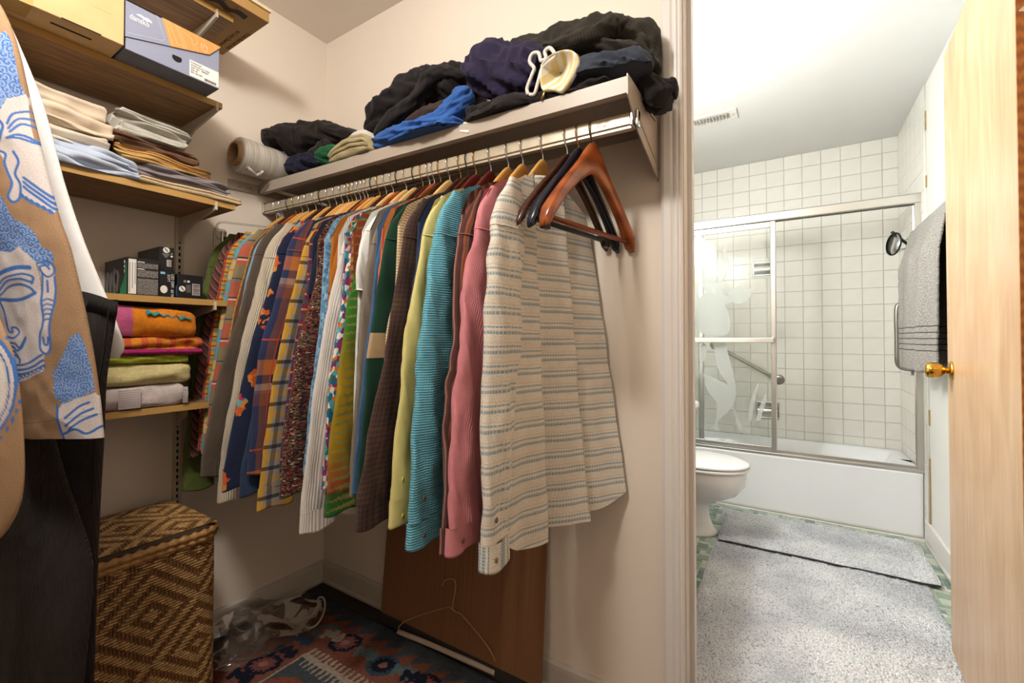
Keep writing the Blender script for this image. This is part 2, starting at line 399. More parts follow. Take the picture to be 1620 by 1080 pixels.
for sgn, nm in ((1, 'knob'), (-1, 'knob')):
    T = Matrix.Translation((-.0 if sgn > 0 else .034, DW-.062, kz)) @ (Mx if sgn > 0 else Matrix.Rotation(R(90), 4, 'Y'))
    k = lathe(nm, [(0, .0), (.011, .001), (.0105, .016), (.013, .02), (.021, .027), (.0255, .036), (.0262, .05), (.0245, .061), (.019, .0655), (.006, .0665), (0, .0665)], M['brass'], dr, 28, T, local=True)
    lathe('rosette', [(0, 0), (.031, .0002), (.031, .003), (.027, .007), (.014, .0095), (0, .0095)], M['brass'], k, 28, T, local=True)
    lathe('keyhole', [(0, .0664), (.004, .0664), (.004, .0675), (0, .0675)], M['steel'], k, 10, T, local=True)

wp = plain('white_paint_smear', '#d9d2c8', .6, var=.0)
prism('paint_smear', [(.004, 1.752), (.012, 1.748), (.022, 1.757), (.033, 1.76), (.033, 1.768), (.02, 1.764), (.009, 1.757)], 'y', -.0009, -.0005, wp, dr, local=True)
prism('paint_smear', [(.002, .07), (.006, .075), (.008, .10), (.005, .125), (.003, .12), (.001, .10)], 'y', -.0009, -.0005, wp, dr, local=True)
# ---- bathtub
def ring(hx, hy, z, e, n=96, cx=(XL+XB)/2, cy=(YT+YB)/2):
    a = np.linspace(0, 2*math.pi, n+1); c, s = np.cos(a), np.sin(a)
    return np.stack([cx+hx*np.sign(c)*np.abs(c)**(2/e), cy+hy*np.sign(s)*np.abs(s)**(2/e), np.full(n+1, z)], -1)
hx, hy = (XB-XL)/2-.003, (YB-YT)/2-.004
tb = thing('bathtub', ((XL+XB)/2, (YT+YB)/2, 0), 'white enamel alcove bathtub behind the sliding glass shower doors', 'bathtub')
rings = [ring(hx, hy-.012, 0, 60), ring(hx, hy-.012, .02, 60), ring(hx, hy-.008, .30, 60), ring(hx, hy-.001, .335, 60), ring(hx, hy, .345, 60), ring(hx-.004, hy-.006, .35, 50), ring(hx-.06, hy-.062, .351, 9), ring(hx-.075, hy-.075, .343, 7), ring(hx-.10, hy-.095, .25, 5), ring(hx-.15, hy-.13, .10, 4.5), ring(hx-.3, hy-.2, .075, 3), ring(.02, .02, .07, 2)]
surf('basin', rings, M['tub'], tb, cap=True)
lathe('drain', [(0, .0), (.022, 0), (.022, .003), (0, .004)], M['chrome'], tb, 18, Matrix.Translation((1.9, (YT+YB)/2, .074)))
# ---- sliding shower doors
gl = NT('clear_shower_glass', .02)
def mixglass(t, tint, fac, diff=None, dfac=0):
    tr = t.n('BsdfTransparent'); tr.inputs[0].default_value = (*tint, 1); gs = t.n('BsdfGlossy'); gs.inputs['Roughness'].default_value = .03; gs.inputs[0].default_value = (.95, .95, .95, 1)
    fr = t.n('Fresnel'); fr.inputs[0].default_value = 1.45
    mx = t.n('MixShader'); t.put(mx.inputs[0], t.ma('MULTIPLY', fr.outputs[0], fac)); t.t.links.new(tr.outputs[0], mx.inputs[1]); t.t.links.new(gs.outputs[0], mx.inputs[2]); out = mx.outputs[0]
    if diff:
        df = t.n('BsdfDiffuse'); df.inputs[0].default_value = (*diff, 1); tl = t.n('BsdfTranslucent'); tl.inputs[0].default_value = (*diff, 1)
        a = t.n('MixShader'); a.inputs[0].default_value = .5; t.t.links.new(df.outputs[0], a.inputs[1]); t.t.links.new(tl.outputs[0], a.inputs[2])
        b = t.n('MixShader'); b.inputs[0].default_value = dfac; t.t.links.new(out, b.inputs[1]); t.t.links.new(a.outputs[0], b.inputs[2]); out = b.outputs[0]
    t.t.links.new(out, t.t.nodes['Material Output'].inputs[0]); t.t.nodes.remove(t.b); return t.m
M['glass'] = mixglass(gl, (.972, .985, .978), .9, (.85, .88, .86), .03)
M['etch'] = mixglass(NT('frosted_etching', .5), (.93, .945, .935), .25, (.86, .88, .86), .40)
sf = thing('shower_frame', (1.6, 1.99, .35), 'satin aluminium shower door frame with header and bottom track', 'door frame')
YF = 1.99
prism('header', [(YF-.027, 1.803), (YF-.03, 1.808), (YF-.03, 1.852), (YF-.024, 1.858), (YF+.026, 1.858), (YF+.026, 1.803), (YF+.02, 1.803), (YF+.02, 1.83), (YF-.02, 1.83), (YF-.02, 1.803)], 'x', XL+.001, XB-.003, M['alu'], sf)
prism('bottom_track', [(YF-.03, .350), (YF-.03, .362), (YF-.026, .366), (YF-.02, .366), (YF-.018, .356), (YF-.003, .356), (YF-.002, .366), (YF+.002, .366), (YF+.003, .356), (YF+.018, .356), (YF+.02, .374), (YF+.025, .374), (YF+.025, .350)], 'x', XL+.001, XB-.003, M['alu'], sf)
prism('wall_jamb', [(XB-.003, YF-.026), (XB-.028, YF-.026), (XB-.03, YF-.02), (XB-.02, YF-.016), (XB-.02, YF+.012), (XB-.03, YF+.016), (XB-.028, YF+.022), (XB-.003, YF+.022)], 'z', .366, 1.803, M['alu'], sf)
prism('wall_jamb', [(XL+.001, YF-.026), (XL+.028, YF-.026), (XL+.028, YF+.022), (XL+.001, YF+.022)], 'z', .366, 1.803, M['alu'], sf)
def panel(x0, x1, y, label, bar, etch):
    p = thing('shower_door', ((x0+x1)/2, y, .37), label, 'shower door')
    z0, z1 = .3705, 1.802; wf = .03
    box('glass_pane', x0+wf*.6, x1-wf*.6, y-.0025, y+.0025, z0+.02, z1-.03, M['glass'], p)
    for a in (x0, x1-wf): prism('stile', [(a, y-.008), (a+.004, y-.011), (a+wf-.004, y-.011), (a+wf, y-.008), (a+wf, y+.009), (a, y+.009)], 'z', z0, z1, M['alu'], p)
    box('top_rail', x0+wf, x1-wf, y-.01, y+.009, z1-.036, z1-.001, M['alu'], p, bev=.002)
    box('bottom_rail', x0+wf, x1-wf, y-.01, y+.009, z0+.001, z0+.028, M['alu'], p, bev=.002)
    if bar:
        b = box('towel_bar', x0+.01, x1-.012, y-.05, y-.038, 1.045, 1.075, M['alu'], p, bev=.003)
        for a in (x0+.02, x1-.026): box('bar_post', a, a+.014, y-.039, y-.0095, 1.042, 1.078, M['chrome'], b, bev=.003)
    if etch:
        yy = y-.0026
        def sh(pts, dy):
            P = [at(a, b, y=y) for a, b in pts]; P = spline(np.array([[q[0], q[2]] for q in P+[P[0]]]), len(P)*5)[:-1]
            prism('etching', [tuple(q) for q in P], 'y', yy-dy, yy, M['etch'], p)
        sh([(1110, 405), (1107, 430), (1110, 450), (1122, 462), (1134, 448), (1136, 428), (1131, 406), (1126, 432), (1121, 412), (1116, 430)], .0004)
        sh([(1137, 425), (1142, 405), (1147, 390), (1149, 402), (1153, 415), (1149, 432), (1142, 446), (1141, 458), (1150, 468), (1161, 470), (1158, 478), (1146, 482), (1135, 470), (1131, 455)], .0007)
        sh([(1150, 463), (1170, 452), (1178, 462), (1189, 455), (1186, 472), (1172, 480), (1160, 478)], .0009)
        sh([(1105, 470), (1125, 462), (1145, 480), (1155, 505), (1150, 528), (1120, 530), (1100, 515)], .0011)
        sh([(1128, 538), (1147, 540), (1152, 560), (1160, 590), (1165, 620), (1160, 635), (1150, 605), (1135, 580)], .0004)
        sh([(1112, 590), (1135, 600), (1155, 612), (1162, 632), (1153, 650), (1138, 664), (1130, 682), (1133, 655), (1134, 636), (1120, 618)], .0008)
        sh([(1160, 640), (1168, 660), (1177, 680), (1172, 684), (1163, 662)], .0005)
        sh([(1201, 602), (1197, 620), (1192, 645), (1189, 664), (1184, 664), (1186, 640), (1192, 620)], .0005)
        sh([(1211, 622), (1213, 632), (1207, 650), (1203, 664), (1197, 664), (1200, 648)], .0005)
        sh([(1182, 428), (1185, 434), (1181, 438), (1176, 434), (1177, 429)], .0004)
        sh([(1170, 452), (1177, 456), (1172, 461), (1167, 457)], .0013)
        sh([(1112, 541), (1118, 548), (1116, 565), (1110, 575), (1107, 560), (1108, 548)], .0006)
    return p
panel(.93, 1.679, YF-.0105, 'outer sliding glass shower door with etched plants and a towel bar', True, True)
panel(.91, 1.255, YF+.0105, 'inner sliding glass shower door standing behind the etched one', False, False)

# ---- fittings on the tiled walls
def soap(x, z, label):
    t = thing('soap_dish', (x, YB-.002, z), label, 'soap dish')
    y = YB-.0022
    bm = bmesh.new(); w_, h_ = .075, .062
    for a in ((-w_, w_, h_-.012, h_), (-w_, w_, -h_, -h_+.012), (-w_, -w_+.012, -h_+.012, h_-.012), (w_-.012, w_, -h_+.012, h_-.012)): bbox(bm, x+a[0], x+a[1], y-.012, y, z+a[2], z+a[3], .003)
    bmobj('frame', bm, M['chrome'], t)
    a = np.linspace(0, math.pi, 13); X = np.array([[(x+(w_-.011)*s, y-.004-.02*math.sin(q), z-.05+.045*(1-math.cos(q))*.5*1.6) for q in a] for s in np.linspace(-1, 1, 13)])
    surf('tray', X, M['chrome'], t)
    box('back_plate', x-w_+.01, x+w_-.01, y-.003, y-.0005, z-h_+.01, z+h_-.01, M['steel'], t)
    tube('bar', [(x-w_+.012, y-.022, z+.025), (x+w_-.012, y-.022, z+.025)], .005, M['chrome'], t, nu=10)
soap(1.585, 1.60, 'chrome soap dish set high in the tiled wall')
soap(1.602, .54, 'chrome soap dish set low in the tiled wall above the tub')
def grab(pts, feet, label, r=.013, n=60):
    c = np.mean(feet, axis=0); t = thing('grab_bar', tuple(c), label, 'grab bar')
    tube('rail', pts, r, M['steel'], t, nu=14, n=n)
    for f, nrm in zip(feet, ([0, -1, 0],)*2 if abs(feet[0][1]-(YB-.002)) < .01 else ([-1, 0, 0],)*2):
        q = Vector(nrm).to_track_quat('Z', 'Y').to_matrix().to_4x4(); lathe('flange', [(0, 0), (.036, 0), (.036, .004), (.03, .009), (.017, .012), (0, .012)], M['steel'], t, 22, Matrix.Translation(Vector(f)) @ q)
yb = YB-.002
grab([(1.675, yb-.004, .772), (1.672, yb-.03, .774), (1.655, yb-.05, .784), (1.60, yb-.052, .815), (1.32, yb-.052, .978), (1.27, yb-.05, 1.007), (1.252, yb-.03, 1.018), (1.248, yb-.004, 1.02)], [(1.676, yb, .77), (1.247, yb, 1.021)], 'steel grab bar slanting across the tiled wall behind the tub')
xg = XB-.002; yg = 2.20
grab([(xg-.004, yg, 1.285), (xg-.03, yg, 1.285), (xg-.058, yg, 1.272), (xg-.07, yg, 1.235), (xg-.07, yg, 1.08), (xg-.07, yg, .945), (xg-.058, yg, .905), (xg-.03, yg, .893), (xg-.004, yg, .893)], [(xg, yg, 1.285), (xg, yg, .893)], 'upright steel grab bar beside the grey towel')
# round shaving mirror on a folding arm
mm = thing('shaving_mirror', (xg, 2.12, 1.53), 'round shaving mirror on a folding chrome arm', 'mirror')
C = np.array(at(1414, 386, x=2.26)); Cn = Vector((-.93, -.36, .08)).normalized(); q = Cn.to_track_quat('Z', 'Y').to_matrix().to_4x4(); Tm = Matrix.Translation(Vector(C)) @ q
lathe('mirror_glass', [(0, .001), (.062, .001), (.062, .004), (0, .0042)], M['chrome'], mm, 28, Tm)
lathe('rim', [(.061, -.004), (.066, -.003), (.067, .002), (.064, .006), (.061, .005)], M['black'], mm, 28, Tm, cap=False)
wy = C[1]+.06
tube('arm', [C+np.array([.004, 0, .03]), C+np.array([.05, .03, .02]), (xg-.004, wy, C[2]+.055)], .006, M['chrome'], mm, nu=8, n=12)
tube('arm', [C+np.array([.004, 0, -.045]), C+np.array([.05, .03, -.03]), (xg-.004, wy, C[2]-.04)], .006, M['chrome'], mm, nu=8, n=12)
tube('handle', [C+np.array([-.01, -.01, .07]), C+np.array([.03, .01, .03]), (xg-.02, wy-.02, C[2]-.01)], .008, M['black'], mm, nu=8, n=12)
lathe('wall_plate', [(0, 0), (.03, 0), (.028, .006), (0, .008)], M['chrome'], mm, 20, Matrix.Translation((xg, wy, C[2]+.01)) @ Matrix.Rotation(R(-90), 4, 'Y'))
# ---- towel bar and grey towel
bz = 1.595; bx = 2.285
tr = thing('towel_rail', (XB, 1.4, bz), 'chrome towel rail on the painted wall holding the grey towel', 'towel rail')
tube('bar', [(bx, 1.0, bz), (bx, 1.79, bz)], .009, M['chrome'], tr, nu=12)
for y in (1.0, 1.79):
    tube('post', [(XB+.006, y, bz), (bx-.004, y, bz)], .011, M['chrome'], tr, nu=12); lathe('plate', [(0, 0), (.024, 0), (.022, .005), (0, .006)], M['chrome'], tr, 18, Matrix.Translation((XB+.006, y, bz)) @ Matrix.Rotation(R(-90), 4, 'Y'))
tw = NT('grey_terry', .95, 0, .1); uv = tw.coord('UV'); nz = tw.noise(uv, 160, 2, .7); sp = tw.n('SeparateXYZ'); tw.put(sp.inputs[0], uv)
ln = None
for k in range(5):
    f = tw.ma('LESS_THAN', tw.ma('ABSOLUTE', tw.ma('SUBTRACT', sp.outputs[1], .095+.0255*k)), .0022); ln = f if ln is None else tw.ma('ADD', ln, f)
tw.col(tw.mix(ln, tw.ramp(nz, [(.3, '#77736d'), (.7, '#a5a19b')]), c4('#4b4845'))); tw.bump(tw.ma('SUBTRACT', nz, tw.ma('MULTIPLY', ln, .8)), .8, .005); M['terryg'] = tw.m
ty = thing('bath_towel', (bx, 1.42, .95), 'grey terry bath towel with woven bands hanging from the chrome towel rail', 'towel')
nv, nu = 96, 110; X = np.zeros((nv+1, nu+1, 3)); UV = np.zeros((nv+1, nu+1, 2)); L = .67
for i in range(nv+1):
    s = (i/nv)*2-1                      # -1 back hem .. 0 over bar .. +1 front hem
    for j in range(nu+1):
        t = j/nu; k = min(1, max(0, (abs(s)-.04)/.25))
        y = 1.725 - t*.64 + k*.02*math.sin(t*9+1)
        if s > 0: y = 1.732 - t*(.64-.09*abs(s)) 
        fold = .022*math.sin(t*17+.6)+.012*math.sin(t*31+2+.8*s)
        if s > 0: x = bx-.014-.030*k-fold*k*abs(s)**.3; 
        else: x = bx+.012+.016*k-fold*.3*k
        if abs(s) < .04: a = s/.04*math.pi/2; x = bx-.0135*math.sin(a); z = bz+.0125*math.cos(a)
        else: z = bz-(abs(s)-.04)/.96*(L if s > 0 else L-.02)-.006*math.sin(t*7)*k
        X[i, j] = (x, y, z); UV[i, j] = (t*.66, bz-z if False else (z-.925))
X[:, :, 0] += .0025*vn(X[:, :, 1]*120, X[:, :, 2]*120, 3)
o = surf('terry_cloth', X, M['terryg'], ty, uv=UV); sol = o.modifiers.new('thick', 'SOLIDIFY'); sol.thickness = .008; sol.offset = 0

# ---- toilet
def oval(cx, cy, hl, hw, z, n=48, sq=2.2, front=1.0):
    a = np.linspace(0, 2*math.pi, n+1); c, s = np.cos(a), np.sin(a)
    x = cx+np.where(c > 0, hl*front, hl)*np.sign(c)*np.abs(c)**(2/sq); return np.stack([x, cy+hw*np.sign(s)*np.abs(s)**(2/sq), np.full(n+1, z)], -1)
TY = 1.44
tl = thing('toilet', (1.2, TY, 0), 'white porcelain toilet with closed lid beside the tub', 'toilet')
surf('bowl', [oval(1.185, TY, .225, .115, .0), oval(1.185, TY, .225, .115, .012), oval(1.185, TY, .205, .10, .03), oval(1.18, TY, .19, .088, .09), oval(1.185, TY, .185, .085, .15), oval(1.215, TY, .20, .10, .185), oval(1.27, TY, .235, .14, .23), oval(1.295, TY, .25, .168, .28), oval(1.30, TY, .255, .178, .33), oval(1.30, TY, .256, .18, .358), oval(1.30, TY, .25, .175, .364)], M['porc'], tl, cap=True)
surf('seat', [oval(1.30, TY, .255, .18, .366), oval(1.30, TY, .266, .19, .369), oval(1.30, TY, .27, .193, .376), oval(1.30, TY, .266, .19, .384), oval(1.30, TY, .255, .18, .386)], M['porc'], tl, cap=True)
surf('lid', [oval(1.30, TY, .255, .18, .388), oval(1.30, TY, .268, .191, .390), oval(1.30, TY, .271, .193, .397), oval(1.30, TY, .264, .187, .405), oval(1.30, TY, .22, .15, .411), oval(1.30, TY, .1, .07, .414), oval(1.30, TY, .01, .007, .4145)], M['porc'], tl, cap=True)
box('tank', XL+.015, 1.06, TY-.22, TY+.22, .37, .70, M['porc'], tl, bev=.02, smooth=True); box('tank_lid', XL+.008, 1.068, TY-.228, TY+.228, .701, .735, M['porc'], tl, bev=.01, smooth=True)
box('tank_neck', .95, 1.1, TY-.11, TY+.11, .15, .368, M['porc'], tl, bev=.02, smooth=True)
tube('flush_lever', [(1.062, TY+.16, .64), (1.075, TY+.16, .64), (1.08, TY+.09, .635)], .006, M['chrome'], tl, nu=8)
for s in (-1, 1): lathe('bolt_cap', [(0, 0), (.013, 0), (.011, .01), (0, .014)], M['porc'], tl, 12, Matrix.Translation((1.2, TY+s*.118, 0)))
# ---- vanity
M['vanity'] = plain('taupe_vanity_laminate', '#7d7168', .5, var=.06)
vn_ = thing('vanity_cabinet', (1.1, .65, 0), 'taupe vanity cabinet with a white rounded counter next to the toilet', 'vanity')
box('body', XL+.001, 1.335, .22, 1.055, .09, .725, M['vanity'], vn_, bev=.002)
box('toe_kick', XL+.001, 1.29, .24, 1.04, 0, .09, M['vanity'], vn_)
for k in range(2):
    y0 = .235+k*.41
    d = box('door', 1.336, 1.354, y0, y0+.395, .11, .515, M['vanity'], vn_, bev=.004); tube('handle', [(1.354, y0+.04, .40), (1.372, y0+.04, .41), (1.372, y0+.04, .47), (1.354, y0+.04, .48)], .005, M['steel'], d, nu=8)
    d = prism('drawer', [(1.336, .53), (1.362, .53), (1.348, .70), (1.336, .70)], 'y', y0, y0+.395, M['vanity'], vn_, bev=.003); lathe('knob', [(0, 0), (.006, 0), (.012, .014), (0, .02)], M['steel'], d, 12, Matrix.Translation((1.352, y0+.2, .615)) @ Matrix.Rotation(R(90), 4, 'Y'))
bm = bmesh.new(); bbox(bm, XL+.001, 1.385, .20, 1.085, .727, .772, .02, 4); bmobj('counter', bm, M['porc'], vn_, smooth=True)
# ---- bath mats
mt = NT('shaggy_white_cotton', .95, 0, .1); co = mt.coord('Object'); a = mt.vor(co, 150); b = mt.noise(co, 60, 3, .6); gr = mt.noise(co, 3.2, 3)
mt.col(mt.mix(1, mt.ramp(a, [(.0, '#f4f4f4'), (.5, '#e6e7e8'), (.9, '#b4b5b9')]), mt.ramp(gr, [(.38, '#d9dadd'), (.6, '#ffffff')]), 'MULTIPLY')); mt.bump(mt.ma('SUBTRACT', mt.ma('MULTIPLY', b, .6), a), .9, .008); M['shag'] = mt.m  # pile colour darkens between tufts, painting in the shade of the pits
M['ltbind'] = plain('pale_mat_binding', '#c3c3c6', .9); M['mat_edge'] = plain('mat_lap_shade', '#3a3a40', .9)
def bathmat(tl_, tr_, br_, bl_, nx, ny, zb, h, label, seed, zfar=None):
    tl_, tr_, br_, bl_ = map(np.array, (tl_, tr_, br_, bl_)); c = (tl_+tr_+br_+bl_)/4
    t = thing('bath_mat', (c[0], c[1], zb), label, 'bath mat')
    u, v = np.meshgrid(np.linspace(0, 1, nx+1), np.linspace(0, 1, ny+1)); P = ((1-u)*(1-v))[..., None]*bl_+(u*(1-v))[..., None]*br_+(u*v)[..., None]*tr_+((1-u)*v)[..., None]*tl_
    wob = .006*vn(u*12, v*12, seed); e = np.minimum(np.minimum(u, 1-u)*nx, np.minimum(v, 1-v)*ny); ed = np.clip(e/2.5, 0, 1)**.6
    zbv = zb if zfar is None else zb+(zfar-zb)*np.clip((v-.14)*5, 0, 1)
    z = zbv+.002+h*ed*(.78+.30*vn(P[..., 0]*95, P[..., 1]*95, seed)+.25*vn(P[..., 0]*190, P[..., 1]*190, seed+5))*.8+.004*fbm(P[..., 0]*6, P[..., 1]*6, seed+9)*ed
    X = np.stack([P[..., 0]+wob, P[..., 1]+wob[::-1], z], -1); surf('pile', X, M['shag'], t)
    X2 = np.stack([P[..., 0]+wob, P[..., 1]+wob[::-1], zbv+.0015+0*z], -1)[::max(1, ny//30), ::max(1, nx//30)]
    E = np.concatenate([X2[0], X2[1:, -1], X2[-1, ::-1][1:], X2[::-1, 0][1:]])+np.array([0, 0, .002]); tube('mat_edge', E, .003, M['ltbind'], t, nu=6, cap=False)
    if zfar is not None: tube('lap_shade', X2[0]+np.array([0, -.003, .001]), .003, M['mat_edge'], t, nu=6)  # dark line paints the shade where this mat laps over the other
bathmat((1.415, 1.36), (2.255, 1.40), (2.235, .16), (1.44, .16), 190, 280, .001, .013, 'large white shag bath mat running from the doorway toward the tub', 3)
bathmat((1.405, 1.845), (2.305, 1.875), (2.295, 1.355), (1.425, 1.330), 210, 115, .016, .013, 'small white shag bath mat lying against the tub', 8, .002)
# ---- ceiling vent
v = thing('ceiling_vent', (1.3, 1.67, HC), 'white ceiling air register with angled louvres', 'vent')
vx0, vx1, vy0, vy1 = 1.09, 1.50, 1.605, 1.735
bm = bmesh.new()
for a in ((vx0, vx1, vy0, vy0+.028), (vx0, vx1, vy1-.028, vy1), (vx0, vx0+.04, vy0+.028, vy1-.028), (vx1-.04, vx1, vy0+.028, vy1-.028)): bbox(bm, a[0], a[1], a[2], a[3], HC-.007, HC-.0005, .002, 1)
bmobj('frame', bm, plain('vent_enamel', '#d8d3c9', .4), v); box('duct', vx0+.03, vx1-.03, vy0+.02, vy1-.02, HC-.0012, HC-.0004, M['darkhole'], v)
lv = plain('vent_louvre', '#cfccc4', .35)
for k in range(18): 
    x = vx0+.05+k*.0178; box('louvre', -.0009, .0009, vy0+.029, vy1-.029, -.006, .006, lv, v, M=Matrix.Translation((x, 0, HC-.007)) @ Matrix.Rotation(R(20), 4, 'Y'))
for k in range(3): box('crossbar', vx0+.04, vx1-.04, vy0+.042+k*.022, vy0+.044+k*.022, HC-.006, HC-.0015, lv, v)
lathe('screw', [(0, 0), (.004, 0), (.003, -.002), (0, -.0022)], M['steel'], v, 10, Matrix.Translation((vx1-.02, 1.67, HC-.007)))
# ---- vanity light bar (lights the bathroom from behind the door frame)
lb = thing('vanity_light', (XL, .62, 2.0), 'chrome light bar with round bulbs above the vanity', 'lamp')
box('back_plate', XL+.0005, XL+.03, .27, .97, 1.95, 2.05, M['chrome'], lb, bev=.004)
em = NT('warm_bulb', .3); em.b.inputs['Emission Color'].default_value = (1, .95, .88, 1); em.b.inputs['Emission Strength'].default_value = 6
for k in range(4): lathe('bulb', [(.0, 0), (.013, 0), (.014, .02), (.03, .04), (.038, .062), (.033, .085), (.016, .098), (0, .1)], em.m, lb, 16, Matrix.Translation((XL+.03, .36+k*.173, 2.0)) @ Matrix.Rotation(R(90), 4, 'Y'))
# ================================================================= closet fittings
def rody(x): return -.27+.07*x/1.46
RZ = 1.60
# ---- wall-mounted shelf tracks and five wooden shelves
def track(y, label):
    t = thing('shelf_track', (0, y, .3), label, 'shelf track')
    prism('channel', [(.0005, y-.0125), (.012, y-.0125), (.012, y-.004), (.009, y-.004), (.009, y+.004), (.012, y+.004), (.012, y+.0125), (.0005, y+.0125)], 'z', .32, 2.3, M['bracket'], t)
    bm = bmesh.new()
    for k in range(90): bbox(bm, .0085, .0094, y-.0025, y+.0025, .34+k*.0215, .352+k*.0215)
    bmobj('slots', bm, M['darkhole'], t)
track(-.563, 'almond slotted shelf track on the wall above the wicker hamper, nearer the corner'); track(-1.0, 'almond slotted shelf track on the wall behind the hanging garments')
SH = [(2.105, -.515, .255, 'topmost walnut laminate shelf carrying a flattened carton'), (1.808, -.548, .262, 'walnut laminate shelf carrying the cardboard box and the shoe box'), (1.500, -.507, .262, 'walnut laminate shelf carrying two stacks of folded linen'),
      (1.190, -.508, .262, 'walnut laminate shelf carrying black light bulb boxes'), (.878, -.535, .262, 'lowest walnut laminate shelf carrying folded towels')]
for z, ye, xd, lab in SH:
    t = thing('wall_shelf', (0, -.563, z), lab, 'shelf')
    box('board', .014, xd, -1.08, ye, z-.018, z, M['shelf'], t, bev=.001, seg=1)
    box('edge_band', xd-.0004, xd+.0014, -1.08, ye, z-.0178, z-.0002, M['shelfedge'], t)
    for y in (-.563, -1.0):
        zz = z-.0185
        prism('bracket', [(.0125, zz), (xd-.006, zz), (xd+.004, zz+.014), (xd+.004, zz-.012), (xd-.03, zz-.017), (.11, zz-.034), (.045, zz-.062), (.03, zz-.085), (.0125, zz-.085)], 'y', y-.0035, y+.0035, M['bracket'], t, bev=.0008)
# ---- enamelled steel shelf over the hanging rail
def shf(x): return -.300+.038*x/1.46
def shz(x): return 1.676-.020*x/1.46
ms_ = thing('closet_shelf', (.73, -.15, 1.66), 'beige enamelled steel shelf above the row of shirts, heaped with clothes', 'shelf')
def shelf_piece(x0, x1, dz, nm):
    prof = lambda x: [(shf(x)-dz, shz(x)-.037-dz), (shf(x)-dz, shz(x)-dz), (-.0005, shz(x)-dz), (-.0005, shz(x)-.0025-dz), (shf(x)+.003-dz, shz(x)-.0025-dz), (shf(x)+.003-dz, shz(x)-.032-dz), (shf(x)+.02-dz, shz(x)-.030-dz), (shf(x)+.02-dz, shz(x)-.037-dz)]
    A = [(x0, *p) for p in prof(x0)]; B = [(x1, *p) for p in prof(x1)]; n = len(A)
    mk(nm, A+B, [[i, (i+1) % n, n+(i+1) % n, n+i] for i in range(n)]+[list(range(n-1, -1, -1)), list(range(n, 2*n))], M['metalshelf'], ms_, smooth=False)
shelf_piece(.014, .56, .0022, 'inner_deck'); shelf_piece(.53, 1.461, 0, 'outer_deck')
xr = 1.4625
br = prism('end_bracket', [(shf(xr)-.003, shz(xr)+.004), (shf(xr)-.003, shz(xr)-.042), (-.19, 1.560), (-.001, 1.497), (-.001, shz(xr)+.004)], 'x', xr-.0005, xr+.0025, M['metalshelf'], ms_)
prism('bracket_rib', [(-.17, 1.585), (-.006, 1.530), (-.006, 1.536), (-.172, 1.592)], 'x', xr+.0026, xr+.0045, M['metalshelf'], br)
for a, b in ((-.16, -.11), (-.09, -.04)): box('slot', xr+.0026, xr+.0032, a, b, shz(xr)-.012, shz(xr)-.009, M['darkhole'], br)
prism('wall_cleat', [(-.41, 1.628), (-.41, 1.664), (-.30, 1.669), (-.30, 1.634)], 'x', .001, .008, M['metalshelf'], ms_, bev=.001)
prism('wall_cleat', [(-.297, 1.634), (-.297, 1.66), (-.004, 1.66), (-.004, 1.634)], 'x', .001, .012, M['metalshelf'], ms_, bev=.001)
for y, z in ((-.37, 1.645), (-.33, 1.65)): lathe('screw', [(0, 0), (.004, 0), (.003, .002), (0, .0022)], M['steel'], ms_, 10, Matrix.Translation((.008, y, z)) @ Matrix.Rotation(R(90), 4, 'Y'))
box('wall_channel', 0.014, 1.461, -.012, -.0005, 1.628, 1.652, M['metalshelf'], ms_)
# ---- hanging rail
rl = thing('hanging_rail', (.73, rody(.73), RZ), 'scratched cream metal hanging rail carrying the shirts', 'rail')
def railbar(nm, z0, z1, h, mat, dy=0):
    V = [];
    for x in (.0135, 1.455):
        y = rody(x)+dy; V += [(x, y-h, z0), (x, y+h, z0), (x, y+h, z1), (x, y-h, z1)]
    return mk(nm, V, [[0, 3, 2, 1], [4, 5, 6, 7], [0, 1, 5, 4], [1, 2, 6, 5], [2, 3, 7, 6], [3, 0, 4, 7]], mat, rl, smooth=False)
bmx = railbar('channel', RZ-.029, RZ, .0105, M['rail']); bv = bmx.modifiers.new('b', 'BEVEL'); bv.width = .002; bv.segments = 2
railbar('lower_lip', RZ-.037, RZ-.0315, .0085, M['rail']); railbar('inner_web', RZ-.0315, RZ-.029, .003, M['rail'])
box('end_clip', 1.4525, 1.4615, rody(1.456)-.016, rody(1.456)+.016, RZ-.034, RZ+.006, M['chrome'], rl, bev=.003)
box('end_clip', 1.4655, 1.4715, rody(1.456)-.014, rody(1.456)+.010, RZ-.036, RZ+.004, M['chrome'], rl, bev=.004)
box('end_clip', .0005, .0135, rody(.01)-.016, rody(.01)+.016, RZ-.036, RZ+.006, M['chrome'], rl, bev=.003)
ik = plain('faded_rail_print', '#a48d70', .7, var=0)
for k, s in enumerate(('HANGER', 'TC-38')): text('stamp', s, .0085, frame((1.372, rody(1.372)-.0109, RZ-.0115-k*.0105), (1, .048, 0), (0, 0, 1)), ik, rl)
